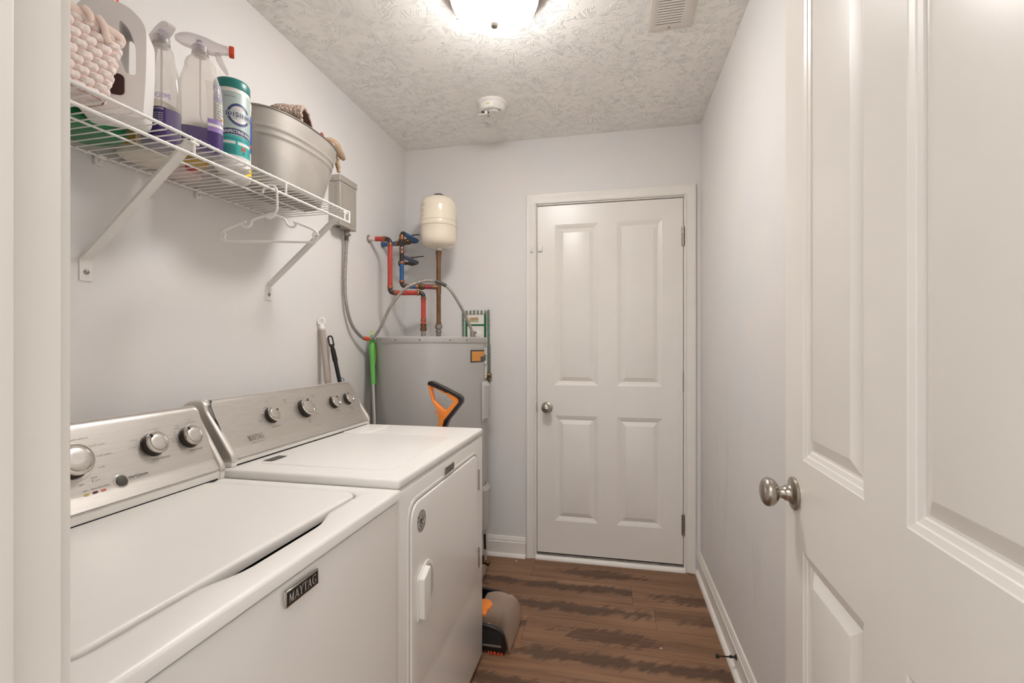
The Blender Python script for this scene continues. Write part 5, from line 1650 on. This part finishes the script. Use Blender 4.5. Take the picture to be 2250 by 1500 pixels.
fs = [(j * m_ + i, j * m_ + (i + 1) % m_, (j + 1) * m_ + (i + 1) % m_, (j + 1) * m_ + i) for j in range(nT - 1) for i in range(m_)]
vi = [tubpt(i / m_, t, -.0014) for t in (1.0, .7, .3, .02) for i in range(m_)]
o0 = len(vs); vs += vi
fs += [((nT - 1) * m_ + i, (nT - 1) * m_ + (i + 1) % m_, o0 + (i + 1) % m_, o0 + i) for i in range(m_)]
fs += [(o0 + j * m_ + i, o0 + j * m_ + (i + 1) % m_, o0 + (j + 1) * m_ + (i + 1) % m_, o0 + (j + 1) * m_ + i) for j in range(3) for i in range(m_)]
fs += [tuple(o0 + 3 * m_ + i for i in range(m_)), tuple(range(m_))]
body = mk('tub_body', G().add(vs, fs), M['tub'], tb, sharp=50)
mk('rolled_rim', G().tube([tubpt(i / 96, 1.0, .0008) for i in range(96)], .0026, 10, closed=True), M['zinc'], tb)
sx = .25
mk('side_seam', G().tube([tubpt(.093 + .0 * t, t, .0012) for t in (0, .2, .4, .6, .8, 1)], .0022, 8), M['tub'], tb)

def fleece(g, fn, nu, nv, r, jit=.35, sub=2):
    """knobbly pile: small balls spread over a surface"""
    for j in range(nv):
        for i in range(nu):
            a = (i + (.5 if j % 2 else 0) + random.uniform(-jit, jit)) / nu; b = (j + .5 + random.uniform(-jit, jit)) / nv
            c = fn(a, b); rr = r * random.uniform(.8, 1.2)
            bm = bmesh.new(); bmesh.ops.create_icosphere(bm, subdivisions=sub, radius=rr)
            for q in bm.verts: q.co = Vector((q.co.x + c[0], q.co.y + c[1], q.co.z * 1.05 + c[2]))
            g.bm(bm)
hat = thing('fleece_hat', 'knobbly pinkish beige fleece hat lying in the metal tub', 'hat', (-1.07, 1.42, 1.90))
hc = Vector((-1.122, 1.456, tz + TH + .028))
hd = Vector((.80, .36, -.02)).normalized()          # the open end looks up to the right
hu = Vector((0, 0, 1)) - hd * hd.z; hu.normalize(); hw = hd.cross(hu)
def hatfn(a, b, k=1.0):
    # a round the cuff, b from the crown (0) to the cuff (1)
    rad = math.sin(min(1, b / .55) * PI / 2) ** .7 * k
    th = 2 * PI * a
    R1 = .112 * rad; R2 = .046 * rad * (1.0 if b < .7 else 1 + .25 * (b - .7))
    return tuple(hc + hd * (-.070 + .145 * b) + hw * (R1 * math.cos(th)) + hu * (R2 * math.sin(th)))
g = G().grid(lambda a, b: hatfn(a, b, .93), 36, 18, closed_u=True)
fleece(g, hatfn, 50, 21, .0069)
mk('pile', g, M['sherpa'], hat, sharp=80)
g = G(); 
g.grid(lambda a, b: tuple(Vector(hatfn(a, .99 - .25 * b, .84 - .1 * b))), 36, 6, closed_u=True)
g.add([hatfn(i / 36, .74, .74) for i in range(36)], [tuple(range(36))])
mk('lining', g, mat('hat_lining', (120, 100, 88), .95), hat)

rc = mk('red_cloth', G().grid(lambda a, b: (-1.066 + .045 * a, 1.525 + .055 * b, tz + TH + .002 + .026 * math.sin(PI * a) * math.sin(PI * b) + .006 * math.sin(11 * a + 5 * b) + .005 * math.sin(17 * b)), 24, 24), M['redcloth'], sharp=70, solid=.003)
tag(rc, 'crumpled red cloth in the tub between the two fleece pieces', 'cloth')

_v0 = len(COL.objects)
mt = thing('fleece_glove', 'tan fleece lined glove hanging over the far rim of the tub', 'glove', (-1.06, 1.60, 1.95))
tzr = tz + TH
g = G()
fleece(g, lambda a, b: (-1.095 + .06 * a, 1.585 + .035 * b, tzr + .006 + .020 * math.sin(PI * a) * (1 - .4 * b)), 9, 6, .0075)
fleece(g, lambda a, b: (-1.035 + .02 * a, 1.590 + .035 * b, tzr - .005 + .022 * b), 3, 5, .0065)
mk('fleece_lining', g, M['sherpa'], mt, sharp=80)
def leaf(p0, p1, p2, wv, width, th, n=14, roll=0.0):
    """folded leaf of suede along a bowed line"""
    p0, p1, p2 = Vector(p0), Vector(p1), Vector(p2); wv = Vector(wv).normalized()
    pts = []; rs_ = []
    for i in range(n + 1):
        t = i / n; pts.append(p0 * (1 - t) ** 2 + p1 * 2 * t * (1 - t) + p2 * t ** 2); rs_.append(max(.12, math.sin(PI * (.10 + .86 * t)) ** .55))
    return G().tube(pts, 1, 14, rs=rs_, flat=(wv, width, th))
mk('palm', leaf((-1.085, 1.588, tzr - .004), (-1.030, 1.622, tzr + .050), (-1.035, 1.682, tzr - .020), (.5, -.3, .6), .022, .0065), M['suede'], mt)
mk('back_panel', leaf((-1.060, 1.560, tzr + .004), (-1.015, 1.590, tzr + .010), (-1.020, 1.678, tzr - .026), (.55, -.2, .6), .020, .0060), M['suede'], mt)
mk('thumb', G().tube([(-1.050, 1.648, tzr - .012), (-1.045, 1.664, tzr - .034), (-1.043, 1.672, tzr - .056), (-1.043, 1.674, tzr - .070)], .009, 14, rs=[.0095, .0098, .0096, .0045]).sphere((-1.043, 1.674, tzr - .069), .0075, 12), M['suede'], mt)

for ch in mt.children: ch.location = (-.010, .002, .014)

# ------------------------------------------------------------------ clothes hanger on the front rod
hr = Vector((.9783, .2074, 0))
HC0 = Vector((-.945, 1.160, sz(1.160) - .037))
S_ = .000392
def hp(px, py):
    q = HC0 + hr * ((px - 1400) * S_) + Vector((0, 0, (170 - py) * S_ + .0015))
    return (q.x, q.y, q.z)
hg = thing('clothes_hanger', 'white plastic clothes hanger hooked on the lower front rod of the shelf', 'hanger', tuple(HC0))
mk('hook', G().tube(smooth_path([hp(1350, 212), hp(1358, 180), hp(1378, 160), hp(1402, 152), hp(1432, 160), hp(1450, 185), hp(1454, 230), hp(1453, 325), hp(1440, 352), hp(1425, 368)], 5), .0034, 12), M['plastic_w'], hg)
mk('neck', G().prism(rpoly([(1362, -372), (1395, -352), (1440, -352), (1448, -376), (1430, -388), (1405, -400), (1380, -392)], 10, 3), [], (0, 0, 0), (1, 0, 0), (0, 1, 0), 14, bev=4, seg=2), M['plastic_w'], hg)
ob = hg.children[-1]
for v_ in ob.data.vertices:
    w_ = Vector(v_.co) + Vector(hg.location)
    q = Vector(hp(w_.x, -w_.y)) + Vector((-.2074, .9783, 0)) * ((w_.z - 7) * S_)
    v_.co = q - Vector(hg.location)
for pts, nm in (([(1378, 372), (1330, 385), (1288, 400), (1272, 415), (1268, 435), (1248, 452), (1222, 455), (1198, 440)], 'shoulder'),
                ([(1440, 372), (1475, 383), (1505, 396), (1520, 415), (1530, 438), (1552, 454), (1578, 452), (1592, 434)], 'shoulder'),
                ([(1228, 415), (1195, 428), (1100, 466), (1068, 480), (1050, 500), (1047, 528), (1058, 550), (1085, 560), (1240, 561), (1400, 560), (1560, 561), (1705, 563), (1735, 552), (1748, 522), (1742, 498), (1722, 478), (1690, 462), (1610, 430), (1572, 420)], 'arm_and_bar')):
    mk(nm, G().tube(smooth_path([hp(*p) for p in pts], 5), .0031, 12, flat=((0, 0, 1), 1.1, 1.0)), M['plastic_w'], hg)
for px, s_ in ((1066, 1), (1728, -1)):
    mk('strap_notch', G().tube(smooth_path([hp(px, 484), hp(px + 8 * s_, 498), hp(px + 16 * s_, 512), hp(px + 10 * s_, 528), hp(px + 14 * s_, 545)], 4), .0028, 10), M['plastic_w'], hg)

# ------------------------------------------------------------------ mop and broom handles between dryer and heater
def line_thing(name, label, cat, a, b):
    t = thing(name, label, cat, (b[0], b[1], 0)); return t, Vector(a), Vector(b)
t, a, b = line_thing('mop', 'taupe gripped mop pole with white ring end leaning on the left wall', 'mop', (-1.243, 1.848, 1.335), (-1.100, 1.846, .0))
d = (a - b).normalized()
P = lambda z: b + (a - b) * (z / a.z)
mk('grip', G().cyl(P(1.088), P(1.318), .0125, 22), M['handle_grey'], t)
mk('pole', G().cyl(b, P(1.090), .0098, 18), mat('pale_pole', (196, 172, 158), .25, .3), t)
# ring end
n3 = Vector((.55, -.80, .1)).normalized()
c = P(1.348); u3 = n3.cross(d).normalized(); w3 = u3.cross(n3)
mk('ring_end', G().tube([c + u3 * (.0135 * math.cos(2 * PI * i / 28)) + w3 * (.0140 * math.sin(2 * PI * i / 28)) for i in range(28)], .0048, 10, closed=True).cyl(P(1.312), P(1.336), .0130, 20, r2=.0085, bev=.002), M['white'], t)
t, a, b = line_thing('brush', 'slim black handle with an oval hang hole beside the taupe mop pole', 'brush', (-1.240, 1.908, 1.275), (-.985, 1.985, .0))
d = (a - b).normalized(); P = lambda z: b + (a - b) * (z / a.z)
n3 = Vector((.55, -.80, .15)).normalized(); u3 = n3.cross(d).normalized()
outp_ = rrect(.024, .056, .0119, 6, 0, .0)
hole_ = rrect(.011, .034, .0054, 6, 0, .004)
mk('hang_loop', G().prism(outp_, [hole_], P(1.262) - n3 * .004, u3, d, .008, bev=.0015, seg=2), M['black'], t)
mk('grip', G().tube([P(1.235), P(1.222), P(1.19), P(1.172)], .010, 18, rs=[.0085, .0105, .0112, .0112]), M['black'], t)
mk('shaft', G().cyl(b, P(1.175), .0090, 18), M['black'], t)
mk('blue_tie', G().tube([P(1.077) + u3 * -.014 + Vector((0, 0, -.008)), P(1.085) + u3 * -.020 + n3 * .003, P(1.095) + u3 * -.012 + n3 * .006, P(1.088) + u3 * -.004 + n3 * .010], .0018, 8), M['bluecord'], t)
t, a, b = line_thing('broom', 'aluminium broom pole with lime green grip beside the water heater', 'broom', (-1.222, 2.247, 1.315), (-1.030, 1.985, .0))
d = (a - b).normalized(); P = lambda z: b + (a - b) * (z / a.z)
mk('pole', G().cyl(b, P(1.06), .0105, 20), M['alu'], t)
zs_ = [1.045, 1.10, 1.15, 1.18, 1.215, 1.25, 1.275, 1.288, 1.296]; rs_ = [.0125, .0128, .0130, .0145, .0172, .0165, .0125, .0085, .0065]
gr = mk('grip', G().tube([P(z) for z in zs_], .012, 22, rs=rs_), M['lime'], t)
mk('grip_side', G().tube([P(z) + Vector((.010, .006, 0)) for z in (1.15, 1.19, 1.215, 1.24, 1.262)], .008, 12, rs=[.003, .0065, .0085, .0070, .003]), M['limelight'], gr)
n3 = Vector((.55, -.80, .1)).normalized(); u3 = n3.cross(d).normalized(); c = P(1.308)
mk('hang_loop', G().tube([c + u3 * (.0058 * math.cos(2 * PI * i / 20)) + d * (.0115 * math.sin(2 * PI * i / 20)) for i in range(20)], .0028, 8, closed=True), M['limelight'], gr)

# ------------------------------------------------------------------ carpet washer standing in the gap
cw = thing('carpet_cleaner', 'orange and black upright carpet cleaner in the gap between dryer and heater', 'carpet cleaner', (-.52, 1.98, 0))
HY_ = 1.945
def hpt(x, z): return (x, z)
outer_ = [(-.784, 1.074), (-.776, 1.086), (-.768, 1.0865), (-.702, 1.057), (-.640, 1.028), (-.629, 1.016), (-.6285, 1.003), (-.634, .994), (-.693, .920), (-.704, .893), (-.7055, .72), (-.7345, .72), (-.7345, .893), (-.733, .925), (-.732, .952), (-.763, .998), (-.7665, 1.004)]
hole_ = [(-.7705, 1.0665), (-.700, 1.031), (-.668, 1.004), (-.667, .999), (-.701, .962), (-.708, .962), (-.7545, 1.001), (-.7585, 1.007)]
mk('handle_frame', G().prism([(x, z) for x, z in outer_], [rpoly(hole_, .004, 3)], (0, HY_ + .016, 0), (1, 0, 0), (0, 0, 1), .032, bev=.004, seg=3), M['orange'], cw, sharp=50)
blk = [(-.785, 1.073), (-.780, 1.086), (-.768, 1.0885), (-.702, 1.0595), (-.640, 1.0305), (-.627, 1.0185), (-.6265, 1.001), (-.631, .9925), (-.690, .919), (-.701, .892), (-.702, .72), (-.716, .72), (-.7155, .895), (-.709, .920), (-.6435, 1.000), (-.6435, 1.010), (-.653, 1.020), (-.690, 1.039), (-.702, 1.0395), (-.716, 1.0475)]
mk('black_grip', G().prism(rpoly(blk, .003, 3), [], (0, HY_ + .019, 0), (1, 0, 0), (0, 0, 1), .038, bev=.005, seg=3), M['black'], cw, sharp=50)
mk('cord_hook', G().tube([(-.733, HY_ - .010, .930), (-.742, HY_ - .012, .945), (-.749, HY_ - .012, .958), (-.744, HY_ - .012, .962), (-.740, HY_ - .012, .952), (-.734, HY_ - .012, .950)], .0022, 8), M['orange'], cw)
g = G()
for r_ in range(5):
    for c_ in range(4): g.sphere((-.727 + .0055 * c_, HY_ - .0165, .936 + .005 * r_), .0016, 6)
mk('grip_dots', g, M['orange'], cw)
mk('shaft', G().prism(rpoly([(-.738, .40), (-.700, .40), (-.7045, .735), (-.736, .735)], .004, 2), [], (0, HY_ + .020, 0), (1, 0, 0), (0, 0, 1), .040, bev=.006, seg=3), M['black'], cw)
mk('body_shell', G().prism(rpoly([(-.775, .10), (-.60, .10), (-.625, .30), (-.690, .47), (-.745, .47), (-.775, .30)], .03, 5), [], (0, 2.075, 0), (1, 0, 0), (0, 0, 1), .17, bev=.02, seg=4), M['black'], cw, sharp=50)
# floor head: black side frames, smoky window, orange latch, orange brush
hy0, hy1 = 1.842, 2.140
side = rpoly([(-.70, .020), (-.418, .006), (-.418, .070), (-.440, .100), (-.480, .112), (-.62, .122), (-.70, .10)], [.01, .006, .02, .02, .03, .03, .02], 4)
mk('side_frame', G().prism(side, [], (0, hy0 + .018, 0), (1, 0, 0), (0, 0, 1), .018, bev=.004, seg=3), M['black'], cw, sharp=50)
mk('side_frame', G().prism([(min(x, -.505), z * .92) for x, z in side], [], (0, hy1, 0), (1, 0, 0), (0, 0, 1), .018, bev=.004, seg=3), M['black'], cw, sharp=50)
mk('side_recess', G().prism(rpoly([(-.56, .030), (-.430, .022), (-.430, .078), (-.455, .092), (-.545, .098)], .012, 3), [], (0, hy0 + .0004, 0), (1, 0, 0), (0, 0, 1), .0012), M['rubber'], cw)
mk('side_trim', G().box(-.512, -.436, hy0 - .0018, hy0 + .0002, .030, .038, .0008, 1), mat('silver_trim', (150, 140, 134), .35, .5), cw)
mk('head_base', G().box(-.70, -.440, hy0 + .016, hy1 - .016, .012, .060, .006, 2), M['black'], cw)
# window: bowed wedge from the top ridge down to the nozzle lip
def win(a, b):
    y = hy0 + .010 + (hy1 - hy0 - .020) * a
    e = 1 - abs(2 * a - 1) ** 4 * .25
    if b < .55:
        t = b / .55; x = -.560 + .100 * t; z = .118 * e + .010 * math.sin(PI * t)
    else:
        t = (b - .55) / .45; x = -.460 + .052 * math.sin(t * PI / 2); z = (.118 * e) * math.cos(t * PI / 2) ** .9 + .004
    return (x + .006 * math.sin(PI * a), y, z)
mk('smoky_window', G().grid(win, 28, 26), M['smoke'], cw, sharp=60, solid=.003)
mk('dirt_tray', G().grid(lambda a, b: (-.555 + .125 * b, hy0 + .03 + (hy1 - hy0 - .06) * a, .085 - .06 * b ** 2 + .006 * math.sin(9 * a)), 16, 16), mat('murky_tray', (98, 72, 56), .3, vary=(20, .3)), cw)
mk('nozzle_lip', G().tube([(-.408, hy0 + .012, .010), (-.4035, (hy0 + hy1) / 2, .012), (-.408, hy1 - .012, .010)], .0065, 12, flat=((0, 0, 1), 1.4, .7)), M['smoke'], cw)
for y_ in (1.90, 2.075):
    mk('red_mark', G().box(-.420, -.4165, y_, y_ + .030, .044, .058, .001, 1), M['redcloth'], cw)
mk('latch', G().prism(rpoly([(-.556, 1.915), (-.532, 1.905), (-.506, 1.925), (-.500, 1.965), (-.522, 1.992), (-.556, 1.992)], .008, 3), [], (0, 0, .124), (1, 0, 0), (0, 1, 0), .014, bev=.004, seg=3), M['orange'], cw, sharp=50)
mk('latch_lower', G().box(-.552, -.512, 1.888, 1.930, .116, .134, .006, 3), M['orange'], cw)
g = G()
for i in range(9):
    x = -.486 + .007 * i; g.cyl((x, hy0 + .006, .016), (x - .002 + .004 * (i % 2), hy0 - .006 + .003 * (i % 3), .001), .0022, 6)
mk('brush_tufts', g, M['orangecap'], cw)
mk('hair_wisp', G().tube(smooth_path([(-.690, HY_ - .020, 1.025), (-.703, HY_ - .020, 1.016), (-.700, HY_ - .020, 1.006), (-.682, HY_ - .020, 1.003), (-.668, HY_ - .020, 1.002)], 4), .0004, 5), M['ink'], cw)

# ------------------------------------------------------------------ packaged mop pad hanging on the back wall
mp = thing('mop_refill', 'green and white striped mop refill in a card hanging on the back wall', 'mop refill', (-.79, YB - .02, 1.29))
yc = YB - .016
x0, x1 = -.871, -.727
card = mk('card', G().box(x0 + .008, x1 - .006, yc - .003, yc + .002, 1.250, 1.434), M['whitecloth'], mp)
g = G()
g.box(x0 + .008, x0 + .020, yc - .0045, yc - .003, 1.250, 1.430); g.box(x1 - .020, x1 - .006, yc - .0045, yc - .003, 1.250, 1.430); g.box(x0 + .0205, x1 - .0205, yc - .0045, yc - .003, 1.363, 1.373)
mk('green_border', g, M['greencloth'], card)
mk('logo_ground', G().box(-.838, -.782, yc - .0042, yc - .003, 1.386, 1.414), mat('logo_ground', (176, 176, 140), .6), card)
g = G(); f_ = plane_fn((-.836, yc - .0046, 1.392), (1, 0, 0), (0, 0, 1), .0004)
text_on(g, 'LIBMAN', lambda a, b: f_(a, b + a * .12), .011, .003, .003, 'L', .0, wid=.046)
mk('lettering', g, M['redink'], card)
mk('clear_bubble', G().lathe([(.020, 0), (.020, .003), (.017, .004), (.0, .005)], (-.787, yc - .003, 1.318), (0, -1, 0), 28), M['white'], card)
def tuft(g, p0, p1, r, n):
    p0, p1 = Vector(p0), Vector(p1)
    for i in range(n):
        t = (i + .5) / n; c = p0.lerp(p1, t)
        bm = bmesh.new(); bmesh.ops.create_icosphere(bm, subdivisions=1, radius=r)
        for q in bm.verts: q.co = Vector((q.co.x + c.x + random.uniform(-.002, .002), q.co.y * .6 + c.y, q.co.z + c.z + random.uniform(-.001, .001)))
        g.bm(bm)
gw, gg_ = G(), G()
for i in range(11):
    x = x0 + .016 + (x1 - x0 - .028) * i / 10
    tuft(gg_ if i % 2 == 0 else gw, (x, yc - .004, 1.434), (x, yc - .004, 1.452), .0072, 4)
tuft(gg_, (x0 - .004, yc - .002, 1.24), (x0 - .008, yc - .002, 1.446), .0068, 34)
tuft(gw, (x0 + .004, yc, 1.24), (x0 + .002, yc, 1.440), .0050, 34)
tuft(gg_, (x1 + .010, yc - .003, 1.02), (x1 + .006, yc - .003, 1.455), .0085, 60)
tuft(gw, (x1 - .001, yc, 1.06), (x1 - .003, yc, 1.440), .0050, 60)
tuft(gg_, (x1 + .016, yc - .002, 1.03), (x1 + .016, yc - .002, 1.25), .0040, 34)
mk('green_fringe', gg_, M['mopgreen'], mp, sharp=80)
mk('white_fringe', gw, M['mopwhite'], mp, sharp=80)

# ------------------------------------------------------------------ ceiling fixtures
LX, LY = -.392, 1.560
cl = thing('ceiling_light', 'lit white glass bowl ceiling light with stepped nickel ring', 'ceiling light', (LX, LY, HC))
mk('nickel_ring', G().lathe([(.172, 0), (.172, -.012), (.166, -.016), (.166, -.024), (.160, -.028), (.160, -.036), (.152, -.042), (.140, -.042)], (LX, LY, HC), (0, 0, 1), 72), M['nickel'], cl, sharp=25)
bowl = []
for i in range(19):
    a = PI / 2 * i / 18
    bowl.append((.151 * math.cos(a) ** .85 if i < 18 else 0.0, -.030 - .086 * math.sin(a) ** 1.05))
mk('glass_bowl', G().lathe(bowl, (LX, LY, HC), (0, 0, 1), 72), M['glass'], cl, sharp=60)
mk('finial', G().lathe([(.0150, -.1135), (.0165, -.118), (.015, -.126), (.010, -.133), (0, -.136)], (LX, LY, HC), (0, 0, 1), 28), M['nickel'], cl)

sd = thing('smoke_alarm', 'round white smoke alarm on the ceiling with its battery hatch open', 'smoke alarm', (-.588, 2.296, HC))
cx, cy = -.588, 2.296
mk('base_plate', G().lathe([(.074, 0), (.074, -.008), (.071, -.011)], (cx, cy, HC), (0, 0, 1), 56), M['plastic_w'], sd)
bd = mk('alarm_body', G().lathe([(.069, -.010), (.069, -.016), (.066, -.018), (.065, -.040), (.058, -.046), (.0, -.047)], (cx, cy, HC), (0, 0, 1), 56), M['plastic_w'], sd)
fa = lambda s_, z: (cx + .0656 * math.cos(math.radians(-75) + s_ / .066), cy + .0656 * math.sin(math.radians(-75) + s_ / .066), HC + z)
g = G(); text_on(g, 'DO NOT PAINT', fa, .0045, .004, -.030, 'L'); text_on(g, 'REPLACE BY DATE', fa, .0035, .004, -.037, 'L')
mk('alarm_print', g, M['inkfaint'], bd)
g = G()
for i in range(5): g.add([fa(-.034 + .004 * i, -.034), fa(-.030 + .004 * i, -.034), fa(-.030 + .004 * i, -.027), fa(-.034 + .004 * i, -.027)], [(0, 1, 2, 3)])
mk('yellow_tag', g, mat('ochre_tag', (206, 186, 130), .5), bd)
mk('battery_bay', G().prism(rpoly([(-.048, -.030), (.004, -.012), (-.003, .004), (-.054, -.014)], .002, 2), [], (cx, cy, HC - .0468), (1, 0, 0), (0, 1, 0), -.0012), M['darkgrey'], bd)
mk('hatch', G().box(cx - .062, cx - .028, cy - .040, cy - .016, HC - .070, HC - .066, .001, 1).box(cx - .030, cx - .018, cy - .036, cy - .020, HC - .066, HC - .050, .001, 1), M['plastic_w'], bd)
mk('test_button', G().lathe([(.026, -.0465), (.025, -.0500), (0, -.0505)], (cx + .010, cy - .006, HC), (0, 0, 1), 32), M['plastic_w'], bd)
g = G()
for k in range(3):
    g.box(cx + .036 + .004 * k, cx + .038 + .004 * k, cy - .030, cy - .020, HC - .0475, HC - .0466)
    g.box(cx - .030 + .004 * k, cx - .028 + .004 * k, cy + .020, cy + .030, HC - .0475, HC - .0466)
g.box(cx + .012, cx + .014, cy - .012, cy - .004, HC - .0512, HC - .0503)
mk('sound_slots', g, M['ink'], bd)
mk('led_notch', G().box(cx + .002, cx + .007, cy - .0715, cy - .066, HC - .016, HC - .006, .001, 1), M['white'], bd)

vx0, vx1, vy0, vy1 = .136, .296, 1.560, 1.892
vt = thing('ceiling_vent', 'small rectangular grey white louvred vent on the ceiling', 'vent', ((vx0 + vx1) / 2, (vy0 + vy1) / 2, HC))
fr = mk('frame', G().prism(rpoly([(vx0, vy0), (vx1, vy0), (vx1, vy1), (vx0, vy1)], .002, 2), [rpoly([(vx0 + .026, vy0 + .036), (vx1 - .044, vy0 + .036), (vx1 - .044, vy1 - .036), (vx0 + .026, vy1 - .036)], .001, 2)], (0, 0, HC - .008), (1, 0, 0), (0, 1, 0), .0078, bev=.003, seg=2), mat('vent_paint', (220, 213, 204), .45), vt, sharp=30)
mk('dark_duct', G().box(vx0 + .020, vx1 - .038, vy0 + .030, vy1 - .030, HC - .0012, HC - .0002), M['darkgap'], vt)
y_ = vy0 + .042
while y_ < vy1 - .038:
    g = G().prism(rpoly([(-.0044, -.0036), (.0044, -.0050), (.0046, -.0040), (-.0042, -.0026)], .0006, 1), [], (vx0 + .024, y_, HC - .004), (0, 1, 0), (0, 0, 1), vx1 - .042 - vx0 - .024)
    mk('louvre', g, mat('louvre_paint', (232, 226, 217), .4) if 'louvre_paint' not in M else M['louvre_paint'], vt)
    M['louvre_paint'] = bpy.data.materials['louvre_paint']
    y_ += .0135
mk('screw', G().lathe([(.0040, 0), (.0036, -.0018), (0, -.0026)], ((vx0 + vx1) / 2 - .005, vy1 - .017, HC - .008), (0, 0, 1), 14), M['screw'], vt)
